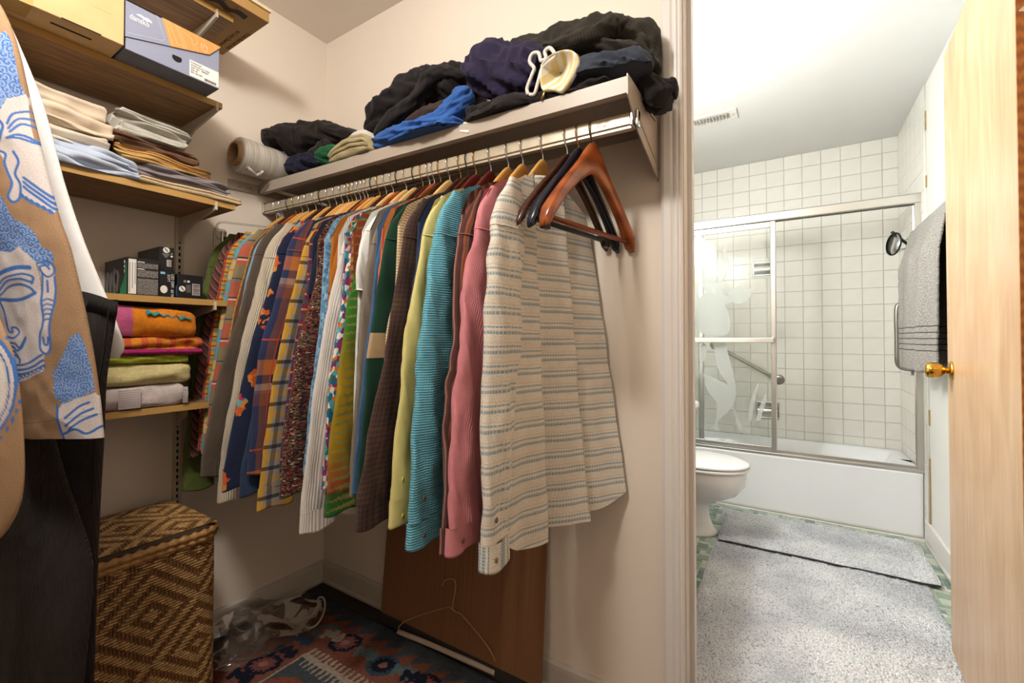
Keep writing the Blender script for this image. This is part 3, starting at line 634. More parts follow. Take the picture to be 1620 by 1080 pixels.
# ================================================================= hangers and shirts on the rail
M['w_honey'] = wood('honey_hanger_wood', '#b9803a', '#d9a860', (10, 2, 10), .35); M['w_pale'] = wood('pale_hanger_wood', '#c79a58', '#dfb87e', (10, 2, 10), .4)
M['w_dark'] = wood('dark_walnut_hanger', '#2d1610', '#4f2a1c', (10, 2, 10), .25); M['w_cherry'] = wood('cherry_hanger_wood', '#7a3a18', '#a35729', (3, .6, 3), .22, ring=2, dist=2, bump=.02); M['w_burg'] = wood('burgundy_hanger_wood', '#4b1512', '#6f2a22', (10, 2, 10), .25)
M['w_navy'] = plain('navy_black_plastic', '#1a1e2b', .22, var=.02)
def hanger(x, wm, hm, label, group, span=.205, top=-.078, drop=.125, flare=.006, bar=None, rz=0, thick=.0055, name='wooden_hanger', low=0., hh=1.):
    y = rody(x); t = thing(name, (x, y, RZ), label, 'hanger', group, rz=rz)
    r = .0175; a = np.linspace(R(-150), R(75), 16)
    pts = [(0, -r*math.sin(q)*1.05, r*math.cos(q)-r+.0035) for q in a[::-1]]
    pts = [(0, r*math.sin(q), .003-r+r*math.cos(q)) for q in np.linspace(R(125), R(-95), 18)]
    pts += [(0, -r*.8, -.030), (0, -.006, -.044), (0, 0, -.054), (0, 0, top-.012)]
    tube('hook', spline(pts, 46), .0017, hm, t, nu=8, local=True)
    n = 33; s = np.linspace(-1, 1, n); yy = s*span; zc = top-.012-drop*np.abs(s)**1.35-.02*np.exp(-0*s)*np.clip(np.abs(s)-.85, 0, 1)
    zc = zc+.012*np.exp(-(s/.20)**2)-low*np.clip((np.abs(s)-.3)*4, 0, 1); h = (.014*(1-.35*(low > 0)*np.clip((np.abs(s)-.3)*4, 0, 1))+.011*np.exp(-(s/.26)**2))*hh; tk = thick+flare*np.abs(s)**3
    X = []
    b = np.linspace(0, 2*math.pi, 17)
    for i in range(n):
        f = 1. if 0 < i < n-1 else .55
        cs, sn = np.cos(b), np.sin(b); X.append(np.stack([tk[i]*f*np.sign(cs)*np.abs(cs)**.6, np.full(17, yy[i]), zc[i]-.008+h[i]*f*np.sign(sn)*np.abs(sn)**.6], -1))
    surf('arms', X, wm, t, cap=True, local=True)
    if bar: tube('trouser_bar', [(0, -span*.93, top-.012-drop*.92-.012), (0, span*.93, top-.012-drop*.92-.012)], .0062, bar, t, nu=10, local=True)
    return t
def shirt(x, mat, label, eA, eB, eC, zc, gap, long=True, hem=-.96, collar=True, button=None, wtop=.20, seed=0, hi=False, cuffmat=None, rz=0, bmat=None, name='hanging_shirt', hemdrop=.05, aw=1., group=None, patch=None, cuffw=1.):
    y0 = rody(x); t = thing(name, (x, y0, RZ), label, 'shirt', group, rz=rz); rs = np.random.RandomState(seed+7)
    tb = min(.011, gap*.31); lim = -y0-.016; bmat = bmat or mat
    # ---- body (front and back panels in one loop)
    nv, nu = (80, 300) if hi else (34, 56); v = np.linspace(0, 1, nv+1)[:, None]; p = np.linspace(0, 2*math.pi, nu+1)[None, :]
    c, s = np.cos(p), np.sin(p); wv = wtop+.012*np.sin(v*2.5)+.018*v; ys = -wv*np.sign(c)*np.abs(c)**.75; ys = ys*np.ones_like(v); ys = np.where(ys > 0, ys*np.minimum(1, lim/wv), ys)
    ay = np.abs(ys); ztop = -.108-.60*np.clip(ay-.05, 0, 1)-1.2*np.clip(ay-.165, 0, 1)-.030*np.exp(-(ay/.055)**4)
    zh = hem+hemdrop*(ay/wv)**5; zz = ztop*(1-v)+zh*v
    fold = (np.sin(ys*38+seed)+.6*np.sin(ys*71+2*seed+v*2))*v**.7
    xs = np.sign(s)*np.abs(s)**.5*(tb*(.8+.2*v))+fold*tb*.35+.0015*vn(ys*30, zz*22, seed)
    PA = -.075+.02*v; PB = .055+.02*v; pn = (ys > PA)*1.+(ys > PB)*1.; q0 = np.where(ys < PA, (ys+.2)/(PA+.2), np.where(ys < PB, (ys-PA)/(PB-PA), (ys-PB)/(.22-PB)))
    PL = .030*np.clip(q0, 0, 1)**1.6-.012
    if hi: zz = zz+.016*pn*v
    if hi: xs = np.sign(s)*np.abs(s)**.5*(.010+.006*v)+PL*(.35+.65*v)+.004*v*np.sin(ys*64+.4)+.0022*vn(ys*26, zz*20, seed)+.56*np.clip(ys+.03, 0, 1)*(.35+.65*v)+.012*v
    X = np.stack([xs*np.ones_like(zz), ys, zz], -1); UV = np.stack([ys+np.where(s > 0, 0, .7), zz+(pn*.013 if hi else 0)], -1)
    surf('body', X, bmat, t, uv=UV, local=True)
    # ---- sleeves
    def sleeve(sg, dense):
        nz, na = (90, 40) if dense else (20, 14)
        q = np.linspace(0, 1, nz+1); zz0 = -.165
        kz = np.array([-.165, -.19, -.235, -.35, -.565, (-.565+zc)/2, zc]); ke = np.array([eA+.095, eA+.062, eA+.028, eA, eB, (eB+eC)/2-.004, eC]); ka = np.array([.012, .032, .052, .062, .057, .050, .041*cuffw])*aw
        if not long: zl = -.40
        else: zl = zc+.055
        zq = zz0+(zl-zz0)*q; e = np.interp(zq, kz[::-1], ke[::-1]); a_ = np.interp(zq, kz[::-1], ka[::-1])
        k = np.ones(9)/9
        if sg > 0: e = np.maximum(e, -lim)
        if dense: e = np.convolve(np.pad(e, 4, 'edge'), k, 'valid'); a_ = np.convolve(np.pad(a_, 4, 'edge'), k, 'valid')
        if not long: a_ = a_*1.12
        th = np.linspace(0, 2*math.pi, na+1)[None, :]; cc, ss = np.cos(th), np.sin(th); b_ = min(.017, gap*.47)*(1 if dense else .8)
        if hi and dense: b_ = .02
        bb = b_*np.interp(q, [0, .12, .5, 1], [.35, .9, 1, .8])[:, None]
        ctr = (e+a_)[:, None]
        yy = ctr-a_[:, None]*np.sign(cc)*np.abs(cc)**.85
        V_ = (zq[:, None]+0*cc); wr = .0035*vn(yy*45+9, V_*14, seed+3)+.003*ridg(V_*16+yy*40, yy*25+seed, seed+5)+.0025*np.sin(yy*90+V_*6+seed)
        wr2 = wr*np.clip(q*6, 0, 1)[:, None]
        xx = bb*np.sign(ss)*np.abs(ss)**.7+wr2*(1.2 if dense else .4)*min(1, gap/.045)
        yy = yy+.0025*vn(V_*9, V_*0+seed, seed)*np.clip(q*4, 0, 1)[:, None]
        xo = .004+.010*(hi and dense)
        Xs = np.stack([xx+xo, yy if sg < 0 else -yy, V_], -1); Us = np.stack([th*a_[:, None].mean()*.62+0*V_, V_+.3*sg], -1)
        o = surf('sleeve', Xs, mat, t, uv=Us, local=True, flip=sg > 0)
        tube('shoulder_seam', Xs[int(nz*(.16 if long else .3)), ::2]*np.array([1.03, 1, 1]), .0016, mat, o, nu=5, local=True, cap=False) if dense else None
        if long:
            nc = 12 if dense else 4; zcq = np.linspace(zl+.004, zc, nc+1)[:, None]; ac = a_[-1]*1.02; ac2 = ac*np.interp(zcq, [zc, zl], [1.04, 1.0]); cy = ctr[-1]+(zl-zcq)*(-.02)
            yy2 = cy-ac2*np.sign(cc)*np.abs(cc)**.85; x2 = bb[-1]*1.25*np.sign(ss)*np.abs(ss)**.7+.0012*vn(yy2*60, zcq*40, seed); zz2 = zcq+.004*np.sin(yy2*60+seed)+0*cc
            Xc = np.stack([x2+xo, yy2 if sg < 0 else -yy2, zz2], -1)
            # turn the hem edge inwards so the cuff reads as cloth with thickness
            inn = Xc[-1:].copy(); m_ = inn.mean(1, keepdims=True); inn = m_+(inn-m_)*.82; inn2 = inn+np.array([0, 0, .03]); Xc = np.concatenate([Xc, inn, inn2])
            Uc = np.stack([th*ac*.62+0*Xc[..., 2], Xc[..., 2]+.3], -1)
            cf = surf('cuff', Xc, cuffmat or mat, t, uv=Uc, local=True, flip=sg > 0)
            if button and dense:
                for bz_ in ((zl+zc)/2-.004,) + (((zl+.05),) if button[1] > 1 else ()):
                    lathe('button', [(0, .0), (.0055, 0), (.0058, .001), (.0052, .0022), (.003, .0016), (0, .0015)], button[0], cf, 14, Matrix.Translation((xo+bb[-1][0]*1.15+.001, float(cy[-1, 0] if cy.ndim > 1 else cy[-1])-ac*.45, bz_)) @ Matrix.Rotation(R(90), 4, 'Y') @ Matrix.Rotation(R(-20), 4, 'X'), local=True)
        else:
            Xh = Xs[-1]; tube('sleeve_hem', Xh[::2], .0025, mat, o, nu=6, local=True, cap=False)
        if patch and dense and sg < 0:
            i0, i1 = int(nz*patch[0]), int(nz*patch[1]); Xp = Xs[i0:i1].copy(); m_ = Xp.mean(1, keepdims=True); Xp = m_+(Xp-m_)*np.array([1.06, 1.025, 1]); surf('arm_band', Xp, patch[2], o, uv=Us[i0:i1], local=True)
    sleeve(-1, True); sleeve(1, False)
    if collar:
        th = np.linspace(0, 2*math.pi, 33)[None, :]; pr = np.array([(1.05, -.155), (1.12, -.142), (1.0, -.116), (.93, -.110), (.86, -.116), (.9, -.140)])
        tx = min(.02, gap*.45)
        X = np.stack([pr[:, :1]*tx*np.sin(th), pr[:, :1]*.062*np.cos(th), pr[:, 1:]-.012*np.abs(np.cos(th))+.0*th], -1)
        surf('collar', X, bmat, t, uv=np.stack([th*.05+0*pr[:, :1], pr[:, 1:]+0*th], -1), local=True)
    return t
# ---- cloth
def dash(t, uv, U, V): 
    return t.ramp(t.noise(uv, 300, 2), [(.3, '#cfc6b4'), (.7, '#e9e2d4')])
BL = '#7397aa'
F_striped = fab('seersucker_blue_stripe', '#ded5c4', [('v', .041, .0, .17, BL, .85), ('v', .041, .68, .10, BL, .8), ('v', .041, .45, .035, '#c8a789', .8), ('v', .041, .88, .03, '#c8a789', .7), ('u', .0065, 0, .38, '#ddd4c3', .55)], bump=.7, bs=260, wig=.003, over=dash)
F_cuffst = fab('seersucker_cuff', '#ded5c4', [('u', .041, .0, .17, BL, .85), ('u', .041, .68, .10, BL, .8), ('v', .0065, 0, .38, '#ddd4c3', .55)], bump=.7, bs=260, wig=.003, over=dash)
F_pink = fab('pink_corduroy', '#d2858c', cord=('u', .003), var=.16, vs=20, bump=.3)
F_rust = fab('rust_and_plum_stripe', '#9b5a35', [('u', .03, 0, .55, '#4a3238', .9), ('u', .03, .1, .12, '#8a6a66', .9), ('u', .03, .35, .06, '#a68a86', .8)], var=.15)
F_turq = fab('turquoise_rib', '#4c9fb6', [('v', .0055, 0, .45, '#97c7d2', .75), ('u', .004, 0, .4, '#3f8ea6', .5)], cord=('v', .0055), bump=.35)
F_yellow = fab('pale_yellow_cotton', '#d9cf86', var=.14, vs=9)
F_navy = fab('navy_cotton', '#2c3a5c')
def ov_brown(t, uv, U, V): return t.ramp(t.noise(uv, 9, 3), [(.3, '#2f2420'), (.55, '#4d3a34'), (.7, '#5a5330')])
F_brown = fab('iridescent_brown', '#3b2d28', [('v', .012, 0, .5, '#2b201f', .5), ('u', .010, 0, .5, '#5b423a', .4)], over=ov_brown, wig=.004)
F_pin = fab('cream_orange_pinstripe', '#dfd0ae', [('v', .0075, 0, .4, '#b98646', .85)])
F_green = fab('bottle_green_jersey', '#1d4031', var=.12); F_tan = fab('tan_band', '#b99e79')
F_peach = fab('peach_red_stripe', '#dc9050', [('u', .05, .2, .3, '#cf4f34', .9)])
F_blue = fab('washed_blue_cotton', '#4a6d96', var=.2)
F_taupe = fab('taupe_jersey', '#857a6c', var=.12)
def ov_print(t, uv, U, V): return t.ramp(t.vor(t.mix(.06, uv, t.noise(uv, 9, 2, out=1)), 26), [(.0, '#5f95b8'), (.22, '#7fb0cc'), (.28, '#e8e8e4'), (1, '#eeeeea')])
F_print = fab('white_blue_print', '#e8e8e4', over=ov_print)
def ov_ikat(t, uv, U, V):
    z = t.ma('ADD', t.ma('MULTIPLY', V, 1), 0); big = t.ramp(t.ma('ADD', t.ma('MULTIPLY_ADD', V, -1.2, -.55), t.ma('MULTIPLY', t.noise(uv, 8, 2), .08)), [(.0, '#8a3f28'), (.14, '#7a4a22'), (.28, '#2f6b2c'), (.46, '#3f7a28'), (.58, '#a88a1e'), (.84, '#a8861c'), (.93, '#a2502c'), (1.0, '#7a3a22')])
    j = t.ma('FRACT', t.ma('ADD', t.ma('MULTIPLY', V, 42), t.ma('MULTIPLY', t.noise(t.coord('UV', (60, 4, 1)), 6, 1), .7))); k = t.ma('FRACT', t.ma('ADD', t.ma('MULTIPLY', U, 15), 0))
    tri = t.ma('LESS_THAN', j, t.ma('MULTIPLY', k, .62))
    return t.mix(tri, big, t.mix(t.noise(uv, 12, 2), c4('#2c5a2a'), c4('#b7a552')))
F_ikat = fab('green_gold_ikat', '#808020', over=ov_ikat, var=.2)
def ov_multi(t, uv, U, V): return t.ramp(t.vor(uv, 75, 'Color'), [(.12, '#1f6d8a'), (.3, '#e9e5dc'), (.42, '#8a2f6a'), (.55, '#d07a2a'), (.68, '#57a7b0'), (.85, '#3a7a3a')], 'CONSTANT')
F_multi = fab('turquoise_multicolour_print', '#40a0a0', over=ov_multi)
F_white = fab('white_corduroy', '#dcd6d0', cord=('u', .006), var=.1)
F_orange = fab('burnt_orange_cotton', '#b06a22')
def ov_dprint(t, uv, U, V): return t.ramp(t.noise(uv, 55, 4, .7), [(.38, '#3f6a92'), (.5, '#6d9cc0'), (.62, '#a9c8d8')])
F_dprint = fab('blue_batik_denim', '#5f8fb8', over=ov_dprint)
def ov_tweed(t, uv, U, V): return t.ramp(t.vor(t.coord('UV', (1, 2.1, 1)), 170, 'Color'), [(.10, '#1d1a1c'), (.28, '#5d2326'), (.44, '#7d6a52'), (.56, '#3a2a2c'), (.66, '#8c3a34'), (.76, '#4a5a40'), (.86, '#cbbf9c'), (.93, '#46506c')], 'CONSTANT')
F_tweed = fab('multicolour_boucle', '#604040', over=ov_tweed, bump=.9, bs=240)
F_navyt = fab('dark_navy_jersey', '#23293c')
F_rplaid = fab('red_purple_plaid', '#8b2a3a', [('u', .04, 0, .35, '#4b2a6a', .7), ('v', .045, .2, .3, '#2c5a4a', .6), ('v', .045, .6, .12, '#c9a63a', .7)])
F_yplaid = fab('yellow_grey_plaid', '#9a948f', [('u', .060, 0, .38, '#c99a2c', .85), ('v', .058, .1, .36, '#c99a2c', .6), ('v', .058, .52, .18, '#1b1b26', .8), ('u', .060, .5, .16, '#1b1b26', .6)], var=.1)
F_nplaid = fab('navy_orange_flannel', '#28304a', [('v', .30, .10, .14, '#c8742e', .85), ('v', .30, .27, .09, '#b9a08c', .75), ('v', .30, .38, .14, '#7a4330', .8), ('u', .11, .1, .35, '#39426a', .45), ('v', .30, .78, .014, '#c8452c', .95), ('u', .11, .6, .02, '#c8452c', .9), ('u', .11, .75, .15, '#a0603a', .35)])
F_denim = fab('dark_denim', '#33445f', var=.22)
def ov_floral(t, uv, U, V):
    a = t.vor(t.mix(.05, uv, t.noise(uv, 40, 3, out=1)), 15, 'Distance'); fl = t.ma('LESS_THAN', a, .40); col_ = t.ramp(t.vor(uv, 60, 'Color'), [(.2, '#d0602c'), (.45, '#d98b35'), (.62, '#b23a5a'), (.8, '#6aa8a6')], 'CONSTANT'); return t.mix(fl, c4('#232b45'), col_)
F_floral = fab('navy_floral_print', '#232b45', over=ov_floral)
F_aqua = fab('aqua_orange_madras', '#8fb8b0', [('u', .03, 0, .3, '#d9a04a', .7), ('v', .035, .2, .3, '#c9cfb8', .7), ('v', .035, .6, .15, '#4a8a9a', .7)])
F_creamc = fab('cream_corduroy', '#cfc2ae', cord=('u', .0045), var=.1, bump=.6)
F_brownc = fab('brown_corduroy', '#5f5246', cord=('u', .0035), var=.15, bump=.6)
F_lblue = fab('light_blue_chambray', '#7fa6bf')
F_bystr = fab('brown_yellow_stripe', '#5b4436', [('u', .02, 0, .3, '#c79a35', .8), ('v', .02, .5, .2, '#8a3a2a', .6)])
F_salmon = fab('salmon_tan_panel_stripe', '#b5614b', [('v', .13, .0, .42, '#8a7a5c', 1), ('v', .13, .40, .03, '#2c3a5c', .9), ('v', .13, .45, .03, '#e2d6c0', .9), ('v', .13, .93, .03, '#2c3a5c', .9)])
F_aquast = fab('aqua_check', '#5d9fb0', [('v', .16, 0, .4, '#d9b45c', .8), ('v', .04, .3, .2, '#c9644a', .6)])
F_ystr = fab('golden_multi_stripe', '#c9982f', [('v', .03, 0, .3, '#4a8a92', .85), ('v', .03, .5, .15, '#8a2f2a', .9), ('u', .09, .0, .12, '#b0242a', .9)])
F_maroon = fab('maroon_stripe', '#6a4238', [('d', .03, 0, .4, '#3f2a2a', .8), ('d', .03, .6, .1, '#b08a78', .7)])
F_olive = fab('olive_cotton', '#5f6a35', var=.25)
B_wood = plain('brown_shell_button', '#6a5138', .35, var=.3, vs=200); B_yel = plain('yellow_button', '#cdbf4a', .35)
S = lambda px: px
#   phrase, x, cloth, eA, eB, eC (sleeve edge offsets), cuff z, kwargs, hanger wood, hook
RACK = [
 ('cream seersucker shirt with broken blue stripes, last on the rail', 1.222, F_striped, -.262, -.272, -.285, -1.005, dict(hi=True, button=(B_wood, 2), cuffmat=F_cuffst, hem=-1.02, hemdrop=.07, wtop=.195), 'w_honey', 'wire'),
 ('pink corduroy shirt with a round cuff button', 1.163, F_pink, -.235, -.275, -.312, -.975, dict(button=(B_wood, 1), cuffw=1.3, aw=1.05), 'w_honey', 'wire'),
 ('rust shirt with plum stripes', 1.118, F_rust, -.225, -.245, -.275, -1.0, dict(collar=False), 'w_honey', 'wire'),
 ('turquoise ribbed shirt with a buttoned placket', 1.062, F_turq, -.250, -.285, -.318, -.985, dict(button=(B_wood, 2), cuffw=1.35, aw=1.1), 'w_burg', 'wire'),
 ('pale yellow cotton shirt with yellow buttons', 1.012, F_yellow, -.235, -.282, -.322, -.95, dict(button=(B_yel, 2), cuffw=1.1), 'w_burg', 'wireb'),
 ('navy shirt seen as a sliver beside the yellow shirt', .985, F_navy, -.215, -.24, -.26, -.93, dict(collar=False), 'w_dark', 'wirek'),
 ('dark brown iridescent shirt with wrinkled cuffs', .958, F_brown, -.242, -.282, -.372, -.95, dict(), 'w_dark', 'wireb'),
 ('cream shirt with fine orange pinstripes', .918, F_pin, -.205, -.245, -.28, -.90, dict(), 'w_pale', 'wire'),
 ('bottle green jersey with a tan arm band', .884, F_green, -.232, -.265, -.30, -.92, dict(patch=(.50, .60, F_tan)), 'w_dark', 'wireb'),
 ('peach and red striped shirt', .860, F_peach, -.215, -.235, -.26, -.7, dict(long=False, collar=False), 'w_cherry', 'wire'),
 ('washed blue cotton shirt', .842, F_blue, -.212, -.24, -.28, -.92, dict(collar=False), 'w_dark', 'wire'),
 ('taupe jersey with narrow cuffs', .815, F_taupe, -.218, -.238, -.262, -.93, dict(), 'w_dark', 'wireb'),
 ('white shirt with a blue vine print', .785, F_print, -.225, -.22, -.24, -.9, dict(long=False), 'w_pale', 'wirek'),
 ('green and gold ikat shirt', .748, F_ikat, -.198, -.241, -.285, -.985, dict(aw=1.15, cuffw=1.2), 'w_pale', 'wire'),
 ('turquoise multicolour print shirt', .716, F_multi, -.202, -.238, -.27, -.93, dict(collar=False), 'w_cherry', 'wirek'),
 ('white corduroy shirt with a long shirttail', .692, F_white, -.213, -.262, -.318, -1.035, dict(cuffw=1.2, hem=-1.04), 'w_pale', 'wire'),
 ('burnt orange short-sleeved shirt', .662, F_orange, -.205, -.23, -.26, -.9, dict(long=False), 'w_dark', 'wire'),
 ('blue batik denim shirt', .632, F_dprint, -.199, -.229, -.265, -.9, dict(), 'w_honey', 'wireb'),
 ('multicolour boucle knit pullover', .603, F_tweed, -.207, -.272, -.314, -.955, dict(aw=1.05), 'w_honey', 'wirek'),
 ('dark navy short-sleeved jersey', .578, F_navyt, -.21, -.24, -.26, -.9, dict(long=False, collar=False), 'w_cherry', 'wire'),
 ('red and purple plaid shirt', .562, F_rplaid, -.205, -.25, -.29, -.9, dict(collar=False), 'w_dark', 'wire'),
 ('yellow and grey plaid shirt with a squared cuff', .543, F_yplaid, -.229, -.282, -.341, -.995, dict(collar=False, cuffw=1.15), 'w_honey', 'wire'),
 ('navy flannel shirt with an orange plaid', .522, F_nplaid, -.262, -.322, -.352, -.90, dict(aw=1.1), 'w_honey', 'wire'),
 ('dark denim shirt with a stitched cuff', .502, F_denim, -.245, -.29, -.368, -.955, dict(collar=False), 'w_pale', 'wireb'),
 ('navy shirt with orange floral print', .483, F_floral, -.268, -.328, -.402, -.935, dict(collar=False), 'w_honey', 'wire'),
 ('aqua and orange madras shirt', .455, F_aqua, -.255, -.30, -.36, -.9, dict(collar=False), 'w_honey', 'wire'),
 ('cream corduroy shirt with a wide cuff', .422, F_creamc, -.267, -.324, -.378, -.985, dict(cuffw=1.2), 'w_dark', 'wire'),
 ('brown corduroy shirt next to the cream one', .387, F_brownc, -.278, -.338, -.408, -.915, dict(cuffw=1.1), 'w_honey', 'wire'),
 ('light blue chambray shirt', .345, F_lblue, -.262, -.30, -.36, -.9, dict(collar=False), 'w_dark', 'wirek'),
 ('brown shirt with yellow stripes', .312, F_bystr, -.258, -.30, -.35, -.9, dict(collar=False), 'w_honey', 'wire'),
 ('salmon and tan panel-striped shirt', .268, F_salmon, -.265, -.30, -.34, -.88, dict(collar=False), 'w_honey', 'wire'),
 ('aqua checked shirt with gold panels', .235, F_aquast, -.262, -.295, -.33, -.88, dict(collar=False), 'w_honey', 'wire'),
 ('golden shirt with multicolour stripes and a red line', .195, F_ystr, -.265, -.29, -.32, -.88, dict(collar=False), 'w_cherry', 'wireb'),
 ('maroon striped shirt near the wall', .158, F_maroon, -.272, -.30, -.325, -.9, dict(collar=False), 'w_dark', 'wirek'),
 ('long olive cotton shirt nearest the wall corner', .115, F_olive, -.275, -.30, -.325, -1.02, dict(collar=False), 'w_honey', 'wire'),
]
for i, (ph, x, cloth, eA, eB, eC, zc, kw, hw, hk) in enumerate(RACK):
    nx = RACK[i-1][1] if i else x+.075
    pv = RACK[i+1][1] if i+1 < len(RACK) else x-.04
    gap = min(nx-x, x-pv)
    shirt(x, cloth, ph[0].upper()+ph[1:] if False else ph, eA, eB, eC, zc, gap, seed=i*3+1, **kw)
    short = ph.split(',')[0].split(' with ')[0].split(' seen ')[0].split(' next ')[0].split(' near')[0]
    wn = {'w_honey': 'honey', 'w_pale': 'pale', 'w_dark': 'dark walnut', 'w_cherry': 'cherry', 'w_burg': 'burgundy'}[hw]
    hanger(x, M[hw], M[hk], '%s wooden hanger holding the %s' % (wn, short), 'wooden hangers under the shirts', span=.185, drop=.135, thick=min(.0055, gap*.24), flare=0, low=.007)
# ---- the three empty hangers at the end of the rail
hanger(1.290, M['w_dark'], M['wire'], 'empty dark walnut coat hanger next to the cream striped shirt', 'empty coat hangers', span=.195, drop=.172, flare=.003, rz=R(-9), thick=.007)
h = hanger(1.322, M['w_navy'], M['wireb'], 'empty navy black plastic suit hanger with a black bar', 'empty coat hangers', span=.196, drop=.178, flare=.005, bar=M['black'], rz=R(-9), thick=.008, hh=1.4, name='suit_hanger')
for s in (-.14, .13): box('clip', -.007, .007, s-.012, s+.012, -.282, -.249, M['black'], h, local=True, bev=.002)
hanger(1.358, M['w_cherry'], M['wirek'], 'empty cherry wood suit hanger nearest the shelf bracket', 'empty coat hangers', span=.198, drop=.178, flare=.008, bar=M['w_cherry'], rz=R(-10), thick=.010, hh=1.6, name='suit_hanger')
# ---- clear plastic clip hanger by the wall
pl = mixglass(NT('clear_plastic', .1), (.93, .93, .92), .9, (.85, .84, .8), .12); M['clear'] = pl
x = .075; y = rody(x); t = thing('clip_hanger', (x, y, RZ), 'clear plastic clip hanger with a metal clip beside the olive shirt', 'hanger')
tube('hook', [(x, y+.014, RZ-.02), (x, y+.012, RZ), (x, y, RZ+.004), (x, y-.013, RZ-.004), (x, y-.012, RZ-.03), (x, y, RZ-.05), (x, y, RZ-.10)], .0018, M['wire'], t, nu=8, n=30)
tube('frame', [(x, y, RZ-.10), (x, y-.15, RZ-.115), (x, y-.195, RZ-.12), (x, y-.21, RZ-.135), (x, y-.21, RZ-.17), (x, y-.195, RZ-.18), (x, y-.1, RZ-.178), (x, y+.1, RZ-.178)], .004, pl, t, nu=8, n=40)
box('clip_plate', x-.006, x+.006, y-.222, y-.182, RZ-.215, RZ-.145, pl, t, bev=.004)
box('clip', x-.009, x+.009, y-.198, y-.182, RZ-.22, RZ-.15, M['chrome'], t, bev=.003)
# ================================================================= things on the wooden shelves
def folded(name, label, cat, x0, x1, y0, y1, z0, h, nl, mat, seed=0, amp=.004, sag=0., slope=0., group=None, end=.012, crease=.007, lean=0.):
    """cloth folded flat into nl visible layers, fold edges to the front"""
    rs = np.random.RandomState(seed); t = thing(name, ((x0+x1)/2, (y0+y1)/2, z0), label, cat, group)
    pr = [(x0, 0, 0, -1), ((x0+x1)/2, 0, 0, -1)]
    hs = rs.uniform(.6, 1.4, nl); hs = np.cumsum(hs/hs.sum()); z = 0
    for k in range(nl):
        zt = hs[k]*h; p = rs.uniform(-.008, .006) if k else 0
        for a in (-1.25, -.9, -.45, 0, .45, .9, 1.25):
            pr.append((x1-crease+p+crease*math.cos(a)**.6*(1.0), (z+zt)/2+(zt-z)/2*math.sin(a)*.98/math.sin(1.25)*.97, 0, k))
        z = zt
    pr += [((x0+x1)/2, h, 0, nl), (x0, h*.97, 0, nl), (x0, h*.5, 0, nl), (x0, 0, 0, -1)]
    pr = np.array(pr); ny = 44; T = np.linspace(0, 1, ny+1); X = np.zeros((ny+1, len(pr), 3)); UV = np.zeros((ny+1, len(pr), 2))
    off0 = rs.uniform(-end, end*.4, nl+3); off1 = rs.uniform(-end, end*.4, nl+3)
    arc = np.concatenate([[0], np.cumsum(np.hypot(np.diff(pr[:, 0]), np.diff(pr[:, 1])))])
    for i, q in enumerate(T):
        e = min(q, 1-q); sc = .80+.20*min(1, e/.05)**.5; k = pr[:, 3].astype(int)
        y = y0+q*(y1-y0); yy = y+np.where(q < .5, -1, 1)*(np.where(q < .5, off0[k], off1[k]))*(1-min(1, e/.12))
        zc = h*.5; zz = zc+(pr[:, 1]-zc)*sc
        xx = pr[:, 0]+np.where(pr[:, 0] > x0+.02, amp*2.2*vn(np.full(len(pr), y*22), pr[:, 1]*70+seed, seed)+amp*fbm(np.full(len(pr), y*9), pr[:, 3]*3.3, seed+4), 0)
        zz = zz+np.where(pr[:, 1] > .002, amp*1.1*vn(np.full(len(pr), y*14), pr[:, 0]*20+pr[:, 1]*30, seed+2), 0)-sag*q*pr[:, 1]/max(h, 1e-3)*h+slope*(q-.5)*(pr[:, 1] > .002)
        xx = xx+lean*(pr[:, 1]/h)
        X[i] = np.stack([xx, yy, z0+np.maximum(zz, .0005)], -1); UV[i] = np.stack([np.full(len(pr), y), arc], -1)
    surf('cloth', X, mat, t, uv=UV, cap=True); return t
zs = 1.5005
cl = lambda n, c, **k: fab(n, c, **dict(dict(var=.12, vs=18, bump=.2), **k))
C_cream = cl('cream_percale', '#d9c7b0'); C_ivory = cl('ivory_percale', '#d5c8b6'); C_blue = cl('pale_blue_percale', '#b9c4d6'); C_pale = cl('pale_sage_percale', '#b9b6aa'); C_brn = cl('cocoa_percale', '#6b4e3b')
C_gold = cl('golden_tan_percale', '#c29a5f'); C_lil = cl('grey_lilac_percale', '#857d80'); C_weave = cl('cream_cotton_weave', '#cbb591', bump=.8, bs=300)
folded('folded_sheet', 'pale blue folded sheet at the bottom of the left linen stack', 'bed sheet', .03, .272, -1.0, -.752, zs, .062, 4, C_blue, 3, .006, group='folded linen', end=.03, slope=-.02)
folded('folded_sheet', 'ivory folded sheet wedged between the pale blue and cream sheets', 'bed sheet', .03, .258, -1.0, -.812, zs+.055, .040, 3, C_ivory, 5, .005, group='folded linen', slope=-.012)
folded('folded_sheet', 'thick cream folded sheet on top of the left linen stack', 'bed sheet', .03, .265, -1.0, -.812, zs+.092, .088, 3, C_cream, 9, .007, group='folded linen', crease=.014, slope=-.02)
folded('folded_blanket', 'thin cream cotton blanket under the grey lilac sheet', 'blanket', .03, .270, -.757, -.492, zs, .020, 2, C_weave, 11, .002, group='folded linen', end=.006, crease=.008)
folded('folded_sheet', 'grey lilac folded sheet above the cream blanket', 'bed sheet', .03, .255, -.757, -.515, zs+.021, .048, 4, C_lil, 13, .005, group='folded linen', sag=.35, end=.02)
folded('folded_sheet', 'golden tan folded sheet in the right linen stack', 'bed sheet', .04, .256, -.80, -.568, zs+.060, .040, 5, C_gold, 17, .005, group='folded linen', sag=.4, end=.02)
folded('folded_sheet', 'cocoa brown folded sheet in the right linen stack', 'bed sheet', .04, .25, -.81, -.60, zs+.094, .042, 3, C_brn, 19, .005, group='folded linen', sag=.3, end=.02)
